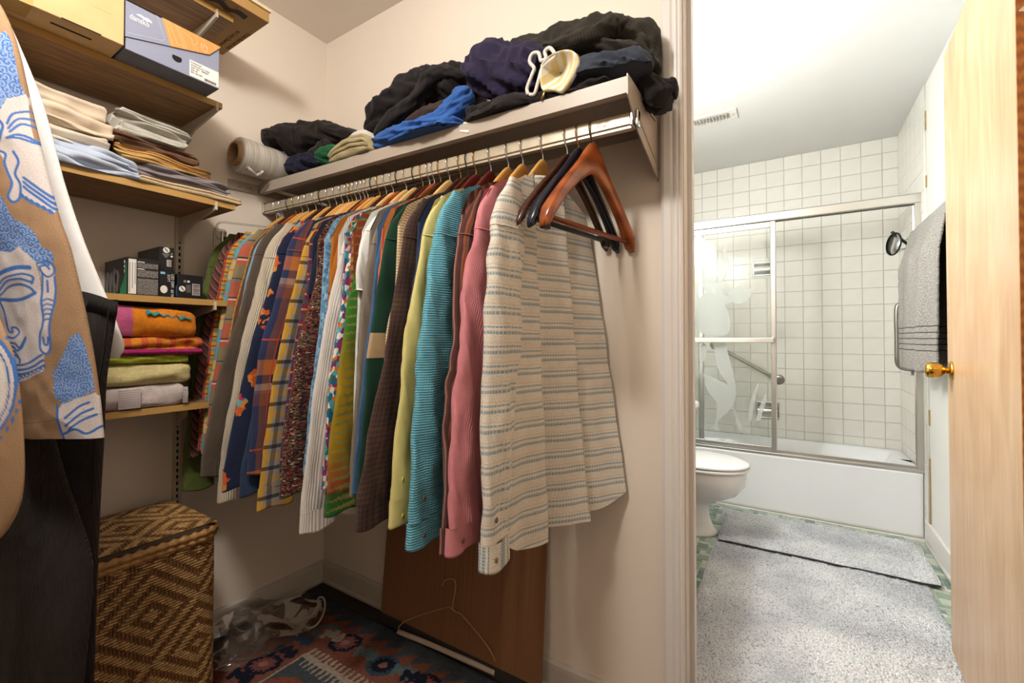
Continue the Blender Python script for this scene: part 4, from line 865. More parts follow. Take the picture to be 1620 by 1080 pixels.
folded('folded_sheet', 'pale sage folded sheet on top of the right linen stack', 'bed sheet', .04, .245, -.80, -.625, zs+.130, .068, 5, C_pale, 23, .005, group='folded linen', sag=.2, end=.015)
# ---- carton and shoe box
M['card'] = NT('kraft_cardboard', .8); t_ = M['card']; co = t_.coord('Object'); t_.col(t_.ramp(t_.noise(co, 14, 3), [(.3, '#c9a674'), (.7, '#d4b280')])); t_.bump(t_.noise(t_.coord('Object', (1, 120, 120)), 3, 1), .15, .001); M['card'] = t_.m
M['tape'] = plain('tan_packing_tape', '#bb9a5e', .25)
cbx = thing('cardboard_box', (.2, -.95, 1.808), 'plain kraft cardboard box on the shelf beside the shoe box', 'box')
box('carton', .02, .352, -1.12, -.8165, 1.8085, 1.978, M['card'], cbx, bev=.002)
box('hand_slot', .310, .3165, -.94, -.868, 1.8078, 1.8084, M['darkhole'], cbx)
box('hand_slot', .3521, .3527, -.93, -.86, 1.8088, 1.8115, M['darkhole'], cbx)
box('tape', .285, .3526, -1.02, -.975, 1.8076, 1.835, M['tape'], cbx)
box('flap_seam', .352, .3524, -.875, -.84, 1.872, 1.8725, M['tape'], cbx)
M['sb'] = plain('slate_blue_board', '#8a8fa4', .55, var=.03); M['sbd'] = plain('slate_blue_board_bottom', '#6c6f7c', .6, var=.03); M['sbo'] = plain('orange_board_print', '#cf9350', .55, var=.04); M['prt'] = plain('white_print', '#e9e4dc', .6, var=0); M['ink'] = plain('dark_ink', '#3a3433', .7, var=0)
sb = thing('shoe_box', (.2, -.70, 1.808), 'slate blue and orange shoe box with a white size label', 'shoe box')
XF, YA, YZ, Z0, Z1 = .3445, -.8125, -.592, 1.8085, 1.934
box('tray', .03, XF-.003, YA+.002, YZ-.001, Z0, Z1-.003, M['sb'], sb, bev=.001, seg=1)
box('bottom', .03, XF-.003, YA+.002, YZ-.001, Z0-.0004, Z0, M['sbd'], sb)
flap = prism('lid_flap', [(YA, Z1), (YZ, Z1), (YZ, Z1-.003), (-.6215, 1.8945), (YA, 1.8385)], 'x', XF-.0025, XF, M['sb'], sb)
box('lid_top', .03, XF, YA, YZ, Z1-.003, Z1, M['sb'], sb)
prism('orange_panel', [(-.736, Z1-.0002), (YZ, Z1-.0002), (YZ, Z1-.003), (-.6215, 1.8945), (-.716, 1.8665)], 'x', XF, XF+.0006, M['sbo'], flap)
def dots(nm, pts, step, r, mat, par):
    bm = bmesh.new(); P = np.array(pts, float)
    for a, b in zip(P[:-1], P[1:]):
        n = max(1, int(np.linalg.norm(b-a)/step))
        for k in range(n):
            q = a+(b-a)*k/n; q2 = a+(b-a)*(k+.55)/n; d = (q2-q); nn = np.array([-d[1], d[0]])/np.linalg.norm(d)*r
            vs_ = [bm.verts.new((XF+.0009, *c)) for c in (q-nn, q2-nn, q2+nn, q+nn)]; bm.faces.new(vs_)
    bmobj(nm, bm, mat, par)
dots('stitch_line', [(YA+.002, 1.8495), (-.736, 1.871), (-.728, 1.877), (-.748, 1.9335)], .0022, .0004, M['prt'], flap)
for a in ([(-.728, 1.934), (-.71, 1.8705)], [(-.722, 1.933), (-.704, 1.893), (-.700, 1.88), (-.69, 1.884), (-.684, 1.876)], [(-.705, 1.933), (-.682, 1.878)], [(-.698, 1.933), (-.676, 1.879)], [(-.688, 1.924), (-.668, 1.916), (-.662, 1.902), (-.660, 1.884)], [(-.655, 1.93), (-.650, 1.912), (-.657, 1.905), (-.650, 1.885)], [(-.64, 1.932), (-.625, 1.905)], [(-.612, 1.93), (-.6, 1.914)]): dots('stitch_line', a, .0022, .0004, M['prt'], flap)
uy, uz = (0, 1, 0), (0, 0, 1)
text('logo', 'dansko', .0205, frame((XF+.0003, -.8045, 1.8895), (0, 1, 0), uz), M['prt'], flap, sx=.72)
prism('logo_wing', [(-.7915, 1.9075), (-.782, 1.9125), (-.774, 1.9105), (-.765, 1.9115), (-.757, 1.9075), (-.758, 1.903), (-.764, 1.9045), (-.766, 1.901), (-.7725, 1.903), (-.78, 1.906)], 'x', XF, XF+.0007, M['prt'], flap)
for a in ([(-.6425, 1.916), (-.6265, 1.913), (-.628, 1.897), (-.641, 1.900), (-.6425, 1.916)],): dots('emblem', a, .0006, .0007, M['prt'], flap)
text('emblem_text', 'i', .010, frame((XF+.0009, -.6375, 1.905), (0, 1, 0), uz), M['prt'], flap)
a = np.linspace(0, 2*math.pi, 24, endpoint=False); hole = [(-.699+.0115*math.cos(q), 1.8435+.0105*math.sin(q)) if math.sin(q) < .55 else (-.699+.0115*math.cos(q), 1.8435+.0105*.55) for q in a]
prism('finger_hole', hole, 'x', XF-.0031, XF-.0024, M['darkhole'], sb)
lbl = box('size_label', XF-.003, XF-.0021, -.669, -.5945, 1.8115, 1.8565, M['prt'], sb)
for k, (s, zf) in enumerate((('Professional', 1.8485), ('Antique Brown Oiled', 1.8415), ('Style: 206   7800202', 1.8345), ('Size: 40', 1.8275), ('BLK 206 000', 1.8205))): text('label_text', s, .0072, frame((XF-.0019, -.666, zf), (0, 1, 0), uz), M['ink'], lbl, sx=.75)
random.seed(2); bm = bmesh.new(); y = -.632
while y < -.600:
    w_ = random.choice((.0004, .0008, .0012)); bbox(bm, XF-.0021, XF-.0018, y, y+w_, 1.814, 1.8215); y += w_+random.choice((.0004, .0007))
bmobj('barcode', bm, M['ink'], lbl)
# ---- flattened carton on the topmost shelf
fc = thing('flat_carton', (.2, -.85, 2.107), 'long flat kraft carton with dark print overhanging the topmost shelf', 'box')
box('sleeve', .015, .325, -1.20, -.437, 2.1065, 2.14, plain('brown_kraft_print', '#a8834c', .6, var=.08), fc, bev=.002)
box('cover_sheet', .012, .331, -1.20, -.433, 2.141, 2.147, plain('cream_card', '#e3d2a6', .5), fc, bev=.001)
ik2 = plain('brown_print_ink', '#5c4022', .7, var=0)
text('printed_line', 'From Bed and Inch', .019, frame((.215, -.452, 2.1060), (-1, 0, 0), (0, 1, 0)), ik2, fc)
text('printed_line', 'to Cozy Quarters', .018, frame((.20, -.475, 2.1060), (-1, 0, 0), (0, 1, 0)), ik2, fc)
X = spline([(.285, -.49, 2.106), (.29, -.52, 2.1058), (.275, -.54, 2.106), (.29, -.57, 2.106), (.275, -.60, 2.106), (.288, -.66, 2.106), (.283, -.80, 2.106)], 40)
surf('printed_picture', np.stack([X+np.array([.012, 0, -.0004]), X-np.array([.012, 0, .0004])], 1), M['ink'], fc)
for y in (-.53, -.565, -.572, -.60, -.66, -.665): box('printed_mark', .302, .318, y, y+.0012, 2.1059, 2.1064, M['ink'], fc)
# ---- black light bulb boxes
M['bx'] = plain('black_carton', '#15161a', .4, var=.05); M['gry'] = plain('grey_print', '#8b8781', .7, var=.0); M['grn'] = plain('green_print', '#1d8a5c', .5, var=.1); M['blu'] = plain('blue_print', '#2a6aa0', .5); M['lbu'] = plain('light_blue_print', '#8cc4d8', .5)
fine = NT('grey_small_print', .7); co = fine.coord('Object', (900, 900, 420)); fine.col(fine.ramp(fine.noise(co, 1, 2, .6), [(.47, '#1b1a1b'), (.56, '#a39c95')])); M['fine'] = fine.m
def face(nm, y0, y1, z0, z1, x, mat, par, e=.0005): return box(nm, x, x+e, y0, y1, z0, z1, mat, par)
def disc(nm, y, z, r, x, mat, par, ry=None):
    a = np.linspace(0, 2*math.pi, 20, endpoint=False); return prism(nm, [(y+(ry or r)*math.cos(q), z+r*math.sin(q)) for q in a], 'x', x, x+.0006, mat, par)
def bars(nm, y0, y1, z0, z1, x, par, hor=False):
    bm = bmesh.new(); p = (z0 if hor else y0)+.001; e = z1 if hor else y1
    while p < e-.001:
        w_ = random.choice((.0006, .001, .0018))
        bbox(bm, x+.0006, x+.001, *( (y0+.001, y1-.001, p, min(p+w_, e)) if hor else (p, min(p+w_, e), z0+.001, z1-.001) )); p += w_+random.choice((.0007, .0012))
    bmobj(nm, bm, M['ink'], par)
zb = 1.1905
b1 = thing('bulb_box', (.12, -.72, zb), 'large black light bulb carton with a white fact label and pictured bulbs', 'box', 'light bulb boxes')
box('carton', .03, .205, -.762, -.686, zb, 1.299, M['bx'], b1, bev=.001); x = .205
face('fact_label', -.758, -.7405, 1.197, 1.2945, x, M['prt'], b1)
for k in range(3): face('label_line', -.756+k*.006, -.7545+k*.006, 1.20+.012*k, 1.285, x+.0005, M['gry'], b1)
for z0, z1 in ((1.272, 1.286), (1.246, 1.266), (1.197, 1.242)): face('small_print', -.738, -.690, z0, z1, x, M['fine'], b1)
for z0 in (1.2875, 1.2675): face('print_heading', -.738, -.722, z0, z0+.0022, x, M['prt'], b1)
yl = -.7622
def side(nm, pts, mat): return prism(nm, pts, 'y', yl-.0006, yl, mat, b1)
side('green_swoosh', [(.2045, 1.2), (.2045, 1.285), (.196, 1.26), (.185, 1.235), (.165, 1.215), (.14, 1.203), (.14, 1.197), (.2045, 1.195)], M['grn']); side('blue_swoosh', [(.14, 1.197), (.14, 1.203), (.165, 1.213), (.15, 1.197)], M['blu'])
gb = plain('pictured_bulb', '#5a5c5e', .3, var=.1)
for bx_, s in ((.085, .9), (.115, 1.15), (.135, 1.0), (.055, 1.0)): side('pictured_bulb', [(bx_+q[0]*s, 1.235+q[1]*s) for q in ((-.006, -.03), (.006, -.03), (.006, -.018), (.013, -.004), (.0145, .012), (.010, .026), (0, .033), (-.010, .026), (-.0145, .012), (-.013, -.004), (-.006, -.018))], gb)
for k in range(3): text('printed_text', 'BRS'[k], .013, frame((.188, yl-.0007, 1.282-k*.013), (1, 0, 0), uz), M['prt'], b1)
b2 = thing('bulb_box', (.12, -.67, zb), 'black light bulb box with a pale round lamp picture beneath another box', 'box', 'light bulb boxes')
box('carton', .03, .2, -.6845, -.6455, zb, 1.272, M['bx'], b2, bev=.001); disc('lamp_picture', -.6735, 1.2165, .0115, .2, M['prt'], b2, .009); face('blue_sticker', -.6825, -.671, 1.2615, 1.268, .2, M['lbu'], b2)
text('printed_text', 'LED DIM', .0105, frame((.2006, -.6555, 1.2635), (0, 0, -1), (0, 1, 0)), M['prt'], b2); text('printed_text', 'SOFT', .0095, frame((.2006, -.665, 1.2615), (0, 0, -1), (0, 1, 0)), M['prt'], b2); text('printed_text', '60 W', .010, frame((.2006, -.656, 1.217), (0, 0, -1), (0, 1, 0)), M['prt'], b2)
def bolt(par, y, z, x):
    disc('no_hammer_mark', y, z, .0085, x, M['prt'], par); prism('mark_bar', [(y-.005, z+.004), (y-.0028, z+.0055), (y+.005, z-.004), (y+.0028, z-.0055)], 'x', x+.0006, x+.001, M['ink'], par)
b3 = thing('bulb_box', (.12, -.68, 1.299), 'black box with a barcode stacked on the other bulb boxes', 'box', 'light bulb boxes')
# sits on the box behind it, propped level with the taller carton
box('carton', .03, .196, -.6835, -.6475, 1.2725, 1.343, M['bx'], b3, bev=.001)
bolt(b3, -.667, 1.334, .196); face('barcode_label', -.6655, -.6545, 1.286, 1.3055, .196, M['prt'], b3); bars('barcode', -.6655, -.6545, 1.286, 1.3055, .196, b3)
for k in range(4): face('small_print', -.6775+.002*k, -.6585-.002*k, 1.3215-k*.0032, 1.3233-k*.0032, .196, M['gry'], b3)
disc('recycling_mark', -.6535, 1.317, .003, .196, M['prt'], b3); disc('recycling_mark', -.6535, 1.325, .0025, .196, M['gry'], b3)
b4 = thing('bulb_box', (.12, -.61, zb), 'black box with a sideways barcode at the end of the bulb boxes', 'box', 'light bulb boxes')
box('carton', .03, .2, -.640, -.571, zb, 1.267, M['bx'], b4, bev=.001); bolt(b4, -.627, 1.2225, .2); face('barcode_label', -.600, -.5795, 1.205, 1.2405, .2, M['prt'], b4); bars('barcode', -.600, -.5795, 1.205, 1.2405, .2, b4, True)
for k in range(3): face('small_print', -.6155+k*.0045, -.614+k*.0045, 1.212, 1.236, .2, M['gry'], b4)
disc('recycling_mark', -.620, 1.246, .004, .2, M['gry'], b4); disc('recycling_mark', -.6105, 1.246, .0035, .2, M['prt'], b4)
prism('blue_edge', [(.15, 1.2), (.199, 1.2), (.199, 1.232), (.15, 1.225)], 'y', -.6407, -.6401, M['blu'], b4)
# ---- towels on the lowest shelf
def terry(nm, over=None, base='#ffffff', layers=()): return fab(nm, base, layers, over=over, bump=1., bs=330, var=.2, vs=60)
def ov_t1(t, uv, U, V):
    w_ = t.ma('ADD', U, t.ma('MULTIPLY', t.noise(uv, 18, 2), .012))
    c = t.ramp(t.ma('MULTIPLY', t.ma('ADD', w_, 1.0), 2.2), [(.0, '#d98a1f'), (.36, '#cfa22c'), (.445, '#c25d85'), (.53, '#d9801f'), (1, '#d9801f')], 'CONSTANT')
    return t.mix(t.ma('GREATER_THAN', t.ma('ADD', V, t.ma('MULTIPLY', t.ma('ADD', U, t.ma('MULTIPLY', t.noise(uv, 60, 2), .02)), .5)), .0), c, c)
T_1 = terry('orange_pink_beach_terry', ov_t1); T_2 = terry('orange_red_stripe_terry', None, '#d9832c', [('u', .035, .3, .4, '#c9503a', .8)]); T_2b = terry('magenta_terry', None, '#9c2560'); T_teal = terry('teal_terry', None, '#2a8f9c'); T_lime = terry('lime_terry', None, '#a0a633'); T_yel = terry('pale_yellow_terry', None, '#d3c48c'); T_wht = terry('blush_white_terry', None, '#cdbfba')
zt = .8785; G = 'folded bath towels'
t5 = folded('folded_towel', 'blush white folded towel with a ribbed band, bottom of the towel pile', 'towel', .03, .268, -1.0, -.634, zt, .062, 1, T_wht, 31, .004, group=G, crease=.022)
rib = fab('ribbed_band', '#c9bcb8', [('v', .006, 0, .5, '#a89c9a', .8)])
X = np.array([[(.270+.0025*math.sin(q*3.1), y, zt+.004+.052*q) for q in np.linspace(0, 1, 14)] for y in np.linspace(-.796, -.748, 10)]); surf('ribbed_band', X, rib, t5, uv=X[..., 1:])
X = np.array([[(.2705+.0025*math.sin(q*3.1), y, zt+.006+.046*q) for q in np.linspace(0, 1, 14)] for y in np.linspace(-.650, -.637, 6)]); surf('ribbed_band', X, rib, t5, uv=X[..., 1:])
folded('folded_towel', 'pale yellow fluffy towel above the blush white one', 'towel', .03, .262, -1.0, -.628, zt+.062, .062, 1, T_yel, 37, .005, group=G, crease=.026)
folded('folded_towel', 'thin lime green towel in the towel pile', 'towel', .03, .258, -1.0, -.630, zt+.123, .022, 1, T_lime, 41, .003, group=G, crease=.01)
t2 = folded('folded_towel', 'orange towel with red stripes and magenta underside below the bright beach towel', 'towel', .03, .262, -1.0, -.592, zt+.145, .052, 2, T_2, 43, .005, group=G, crease=.018)
X = np.array([[(.262+.008*math.sin(q*3.1), y, zt+.147+.016*q) for q in np.linspace(0, 1, 10)] for y in np.linspace(-.99, -.60, 30)]); X[..., 0] += .003*vn(X[..., 1]*40, X[..., 2]*40, 2); surf('magenta_edge', X, T_2b, t2, uv=X[..., 1:])
t1 = folded('folded_towel', 'bright orange beach towel with pink stripe and teal corner, top of the pile', 'towel', .03, .264, -1.0, -.615, zt+.196, .090, 1, T_1, 47, .006, group=G, crease=.04, slope=-.025)
a = np.linspace(-.735, -.628, 24); X = np.array([[(.262-.030*(1-math.cos(s*1.5)) if s > 0 else .262, y, zt+.262-.012*(y+.735)/.1+s*.012+.003*math.sin(y*300)) for s in np.linspace(0, 1.2, 8)] for y in a]); X[:, 0, 2] += .004*vn(a*90, a*0, 4)
surf('teal_corner', X+np.array([.0035, 0, 0]), T_teal, t1, uv=X[..., 1:])
# ================================================================= clothes heaped on the steel shelf
def lump(name, label, cat, mat, P, rz, ry, seed, wr=.008, nv=90, nu=48, part='cloth', parent=None, group='clothes heaped on the steel shelf', flat=True, fr=1., cord=None, zmin=0., plate=False):
    """a bunched garment: oval cross-section along a path, creased, resting flat on the shelf"""
    Q = np.array([p[1:] if p[0] == 'w' else at(p[0], p[1], y=p[2]) for p in P], float); n = nv+1; C = spline(Q, n); rzv = spline(np.array(rz, float)[:, None], n)[:, 0]; ryv = spline(np.array(ry, float)[:, None], n)[:, 0]
    e = np.minimum(np.arange(n), n-1-np.arange(n))/(n*.07); k = np.clip(e, .02, 1)**.5
    X = tubeX(C, ryv*k, nu, rzv*k); s = np.linspace(0, 1, n)[:, None]; L = np.linalg.norm(np.diff(C, axis=0), axis=1).sum(); th = np.linspace(0, 2*math.pi, nu+1)[None, :]
    m = C[:, None, :]; D = X-m; l = np.linalg.norm(D, axis=2, keepdims=True)+1e-9; N = D/l
    # seamless around the loop: noise sampled on the 3-D points
    a_, b_ = s*L*14*fr+0*th, np.cos(th)*1.3+s*2; a2, b2 = s*L*9*fr+np.sin(th)*.9, np.cos(th)*1.1+np.sin(th)*.4+s*L*5
    w_ = .9*ridg(a2*1.3, b2*1.5, seed)+.5*vn(a_, b_+np.sin(th), seed+2)+.75*ridg(s*L*24*fr+np.cos(th)*2.4, np.sin(th)*2.8+s*4, seed+5)+.4*ridg(s*L*40+np.sin(th)*3, np.cos(th)*4, seed+6)+.14*vn(s*L*60, np.cos(th)*6+np.sin(th)*3, seed+8)
    X = X+N*((w_-.5)*wr*1.15)[..., None]*np.clip(e, 0, 1)[:, None, None]
    fl = shz(np.clip(X[..., 0], 0, 1.46))+.0015
    if plate:                                   # over the end bracket, then down outside it
        low = (X[..., 2] < fl+.004) & (X[..., 0] < 1.469); X[..., 0] = np.where(low & (X[..., 0] > 1.445), 1.469, X[..., 0]); X[..., 2] = np.where(low & (X[..., 0] <= 1.445), fl+.004, X[..., 2])
    elif flat: X[..., 2] = np.maximum(X[..., 2], fl+zmin)
    X[..., 1] = np.minimum(X[..., 1], -.006); X[..., 0] = np.maximum(X[..., 0], .008)
    t = parent
    if t is None: t = thing(name, (float(C[:, 0].mean()), float(C[:, 1].mean()), 1.67), label, cat, group)
    surf(part, X, mat, t, uv=np.stack([s*L+0*th, th*.06+0*s], -1), cap=True); return t
K_black = fab('black_fleece', '#2b2522', var=.25, vs=30, bump=.6); K_blk2 = fab('black_jersey', '#252122', var=.2, vs=20); K_green = fab('green_knit', '#1f5a37', bump=.9, bs=260, var=.2); K_navy = fab('ink_navy_jersey', '#1d1d30', var=.15)
K_khaki = fab('khaki_twill', '#a89a74', var=.15); K_wht = fab('white_cotton', '#cfcac6'); K_blue = fab('royal_blue_sweatshirt', '#3560a6', var=.2, vs=20, bump=.5); K_purp = fab('navy_fleece', '#2d2740', var=.25, vs=40, bump=.8, bs=400)
K_stripe = fab('cream_white_stripe_lining', '#dcc68f', [('u', .03, 0, .5, '#e6e2d8', .9)]); K_jean = fab('slate_blue_denim', '#3d434e', var=.25, vs=24); K_olive = fab('dark_olive_rib_knit', '#3c3830', [('u', .006, 0, .45, '#2c2924', .7)], var=.2, bump=.7); K_trim = fab('white_trim', '#d9d4cd'); K_dmed = fab('brown_black_lining', '#3a2c2a')
# wrap roll on the wall cleat
rw = thing('wrap_roll', (.075, -.28, 1.668), 'roll of clear stretch wrap on a cardboard core lying at the end of the shelf', 'wrap roll')
zc = 1.674+.0645; Tm = Matrix.Translation((.075, -.415, zc)) @ Matrix.Rotation(R(-90), 4, 'X')
M['wrap'] = NT('stretch_wrap', .18, 0, .6); t_ = M['wrap']; co = t_.coord('Object', (1, 90, 1)); nz = t_.noise(co, 3, 3); t_.col(t_.ramp(nz, [(.35, '#a8a094'), (.65, '#cfc8bc')])); t_.bump(nz, .35, .003); M['wrap'] = t_.m
M['core'] = plain('cardboard_core', '#a3805a', .8)
lathe('film', [(.043, .002), (.058, .0), (.0625, .006), (.0635, .03), (.062, .08), (.0635, .12), (.0625, .162), (.058, .167), (.043, .166)], M['wrap'], rw, 48, Tm, cap=False)
lathe('core', [(.036, -.012), (.0425, -.012), (.0425, .176), (.036, .176), (.036, -.012)], M['core'], rw, 36, Tm, cap=False)
tube('loose_film', [(.10, -.40, zc-.04), (.118, -.385, zc-.060), (.108, -.36, zc-.066), (.128, -.345, zc-.052)], .006, M['wrap'], rw, nu=8, n=20)
# left heap
lump('fabric_bundle', 'ink navy garment bundled beside the wrap roll', 'clothes', K_navy, [(452, 270, -.285), (475, 264, -.255), (498, 262, -.235), (518, 262, -.225)], [.026, .048, .034, .016], [.03, .045, .055, .04], 2)
lump('knit_garment', 'bottle green knit garment tucked under the black fleece jacket', 'clothes', K_green, [(506, 251, -.245), (524, 247, -.238), (546, 242, -.215)], [.024, .035, .027], [.03, .04, .035], 4, wr=.004)
bj = lump('fleece_jacket', 'black fleece jacket rolled up at the left of the heap', 'jacket', K_black, [(414, 224, -.318), (442, 219, -.272), (480, 225, -.21), (525, 216, -.165), (577, 222, -.15)], [.026, .042, .066, .048, .028], [.04, .06, .08, .08, .06], 6, wr=.008, flat=False)
lump('', '', '', K_black, [(478, 262, -.225), (492, 248, -.24), (508, 236, -.245), (522, 226, -.24)], [.018, .020, .022, .02], [.02, .022, .022, .02], 7, wr=.004, parent=bj, part='sleeve', nv=30, nu=20, flat=False)
def khaki(nm, lab, px0, px1, y0, z0, h, mat, seed, n): 
    a = at(px0, 240, y=y0+.012)[0]; b = at(px1, 240, y=y0+.012)[0]
    t = thing(nm, ((a+b)/2, -.18, z0), lab, 'trousers' if 'trouser' in lab else 'shirt', 'clothes heaped on the steel shelf'); m = 30; pr = []
    for k in range(n):
        for q in (-1.2, -.6, 0, .6, 1.2): pr.append((y0-.008*math.cos(q)**.5-.004*((k*7+seed) % 3), h*(k+.5+.5*math.sin(q)/math.sin(1.2))/n))
    pr = [(-.10, 0)]+pr+[(-.10, h)]; pr.append(pr[0]); pr = np.array(pr); X = []
    for i in range(m+1):
        q = i/m; e = min(q, 1-q); sc = .6+.4*min(1, e/.12)**.5; x = a+(b-a)*q
        X.append(np.stack([np.full(len(pr), x)+.004*vn(pr[:, 1]*90, pr[:, 1]*0+i*.0, seed), pr[:, 0]+.004*vn(np.full(len(pr), x*40), pr[:, 1]*60, seed), z0+h*.5*q*.3*0+pr[:, 1]*sc+.012*math.sin(q*3.1)*(pr[:, 1] > .001)], -1))
    X = np.array(X); X[..., 2] = np.maximum(X[..., 2], shz(.6)+.001); surf('cloth', X, mat, t, uv=X[..., [0, 2]], cap=True)
khaki('folded_trousers', 'khaki trousers folded flat between the black jacket and the blue sweatshirt', 530, 590, -.285, shz(.5)+.0015, .052, K_khaki, 3, 4)
khaki('folded_shirt', 'white shirt folded on top of the khaki trousers', 556, 590, -.25, shz(.5)+.066, .022, K_wht, 5, 2)
# middle heap
hd = lump('hoodie', 'black hoodie heaped up behind the blue sweatshirt', 'hoodie', K_blk2, [(588, 222, -.15), (615, 198, -.14), (650, 172, -.13), (690, 148, -.12), (720, 142, -.12), (752, 150, -.12)], [.03, .052, .06, .07, .07, .05], [.06, .10, .11, .11, .10, .07], 11, wr=.011, flat=True)
lump('', '', '', K_blk2, [(592, 214, -.23), (625, 186, -.24), (655, 158, -.235), (678, 130, -.22), (705, 118, -.2), (735, 122, -.18)], [.016, .018, .02, .022, .022, .02], [.02, .024, .026, .026, .026, .02], 13, wr=.005, parent=hd, part='hood_edge', nv=60, nu=20, flat=False)
lump('', '', '', K_dmed, [(640, 196, -.225), (680, 180, -.235), (715, 165, -.235), (735, 140, -.22)], [.012, .02, .022, .018], [.016, .02, .02, .018], 14, wr=.004, parent=hd, part='lining', nv=40, nu=18, flat=False)
bs_ = lump('sweatshirt', 'royal blue sweatshirt spilling over the shelf edge in front of the black hoodie', 'sweatshirt', K_blue, [(588, 230, -.25), (620, 217, -.262), (660, 204, -.265), (700, 190, -.262), (725, 165, -.25), (742, 138, -.235)], [.014, .026, .024, .030, .034, .026], [.02, .03, .032, .034, .034, .028], 17, wr=.005)
lump('', '', '', K_blue, [(625, 232, -.25), (665, 217, -.262), (700, 208, -.265), (738, 196, -.25)], [.012, .018, .02, .014], [.04, .05, .05, .03], 19, wr=.006, parent=bs_, part='sleeve', nv=50, nu=24)
# right heap
bt = lump('black_pullover', 'black pullover stretched along the shelf front under the navy fleece', 'pullover', K_blk2, [(740, 192, -.23), (775, 183, -.235), (820, 172, -.235), (880, 164, -.225), (935, 150, -.215), (970, 136, -.20)], [.018, .03, .032, .026, .026, .018], [.03, .04, .04, .036, .05, .05], 23, wr=.008)
lump('', '', '', K_blk2, [(740, 190, -.262), (770, 186, -.27), (800, 168, -.268), (840, 160, -.26)], [.014, .022, .024, .014], [.018, .022, .022, .016], 25, wr=.004, parent=bt, part='sleeve', nv=40, nu=18)
q = at(738, 200, y=-.27); box('care_tag', -.016, .016, -.0008, .0008, -.018, .012, K_trim, bt, M=Matrix.Translation(Vector(q)) @ Matrix.Rotation(R(20), 4, 'Y') @ Matrix.Rotation(R(-15), 4, 'X'))
nf = lump('fleece_pullover', 'navy fleece pullover with white trim and a cream striped lining', 'pullover', K_purp, [(742, 118, -.185), (770, 113, -.188), (810, 118, -.19), (845, 120, -.19), (872, 120, -.188)], [.05, .070, .070, .060, .03], [.045, .058, .062, .062, .045], 29, wr=.011, flat=False)
trm = [at(a, b, y=-.268) for a, b in ((836, 150), (834, 140), (842, 118), (845, 108), (838, 98), (842, 86), (852, 84), (856, 96), (864, 92), (862, 82), (870, 76), (878, 88), (868, 98), (858, 108), (852, 128), (846, 148), (838, 150))]
tube('white_trim', trm, .0048, K_trim, nf, nu=8, n=90)
rim = [(858, 104), (872, 90), (892, 82), (908, 84), (915, 98), (908, 118), (896, 138), (888, 145), (874, 142), (860, 142), (857, 124)]
RM = spline(np.array([at(a, b, y=-.27) for a, b in rim+[rim[0]]]), 60); ctr = np.array(at(884, 112, y=-.235)); X = np.stack([RM+(ctr-RM)*k+np.array([0, o_, 0]) for k, o_ in ((0.0, .012), (-.06, .004), (-.03, -.006), (.08, -.006), (.25, .000), (.55, .008), (.97, .010))])
surf('striped_lining', X, K_stripe, nf, uv=np.stack([X[..., 0]*1.1-X[..., 2]*.55, X[..., 1]], -1))
tube('collar_binding', RM+np.array([0, .012, 0]), .005, K_purp, nf, nu=8, cap=False)
tube('zip_pull', [at(864, 140, y=-.27), at(860, 150, y=-.272), at(856, 158, y=-.272)], .003, M['wireb'], nf, nu=6)
pt = box('chest_patch', -.011, .011, -.001, .001, -.010, .010, K_trim, nf, M=Matrix.Translation(Vector(at(751, 117, y=-.222))) @ Matrix.Rotation(R(-35), 4, 'Z'))
lump('rolled_jeans', 'slate blue jeans rolled up near the end of the shelf', 'jeans', K_jean, [(914, 124, -.235), (940, 118, -.23), (972, 112, -.215), (1002, 112, -.20), (1030, 124, -.18)], [.034, .042, .040, .036, .026], [.036, .042, .045, .045, .036], 37, wr=.006, zmin=.036)
ol = lump('ribbed_sweater', 'dark olive ribbed sweater piled highest on the heap', 'sweater', K_olive, [(798, 86, -.085), (850, 86, -.075), (900, 82, -.07), (955, 82, -.068), (1000, 96, -.065), (1042, 120, -.06)], [.016, .048, .074, .096, .082, .032], [.04, .05, .055, .06, .055, .04], 41, wr=.010, zmin=.03)
lump('', '', '', K_olive, [(812, 84, -.17), (870, 82, -.185), (925, 66, -.185), (968, 44, -.16), (985, 52, -.14)], [.008, .014, .024, .026, .018], [.016, .03, .034, .034, .024], 43, wr=.006, parent=ol, part='folded_sleeve', nv=60, nu=24, flat=False)
lump('', '', '', K_olive, [(905, 86, -.17), (950, 78, -.16), (1000, 90, -.14), (1046, 116, -.105)], [.012, .016, .018, .012], [.03, .035, .04, .03], 45, wr=.005, parent=ol, part='hem', nv=50, nu=22, flat=False)
tz = lump('black_trousers', 'black trousers hanging off the end of the steel shelf toward the door casing', 'trousers', K_blk2, [(990, 134, -.115), (1010, 136, -.12), (1036, 152, -.13), (1054, 166, -.135)], [.02, .03, .036, .022], [.03, .04, .045, .04], 51, wr=.006, nv=50, plate=True)
lump('', '', '', K_blk2, [(1020, 144, -.12), (1045, 146, -.115), (1074, 140, -.11)], [.020, .022, .022], [.03, .036, .03], 53, wr=.005, parent=tz, part='cuff', nv=30, nu=22, flat=False)
# sheets of support under the upper garments: the heap is solid underneath
lump('grey_sweater', 'charcoal sweater at the bottom of the heap under the navy fleece', 'sweater', fab('charcoal_knit', '#242326', var=.2), [('w', 1.0, -.125, 1.70), ('w', 1.13, -.115, 1.70), ('w', 1.26, -.11, 1.70), ('w', 1.375, -.10, 1.695)], [.035, .048, .048, .03], [.05, .072, .072, .05], 57, wr=.006)
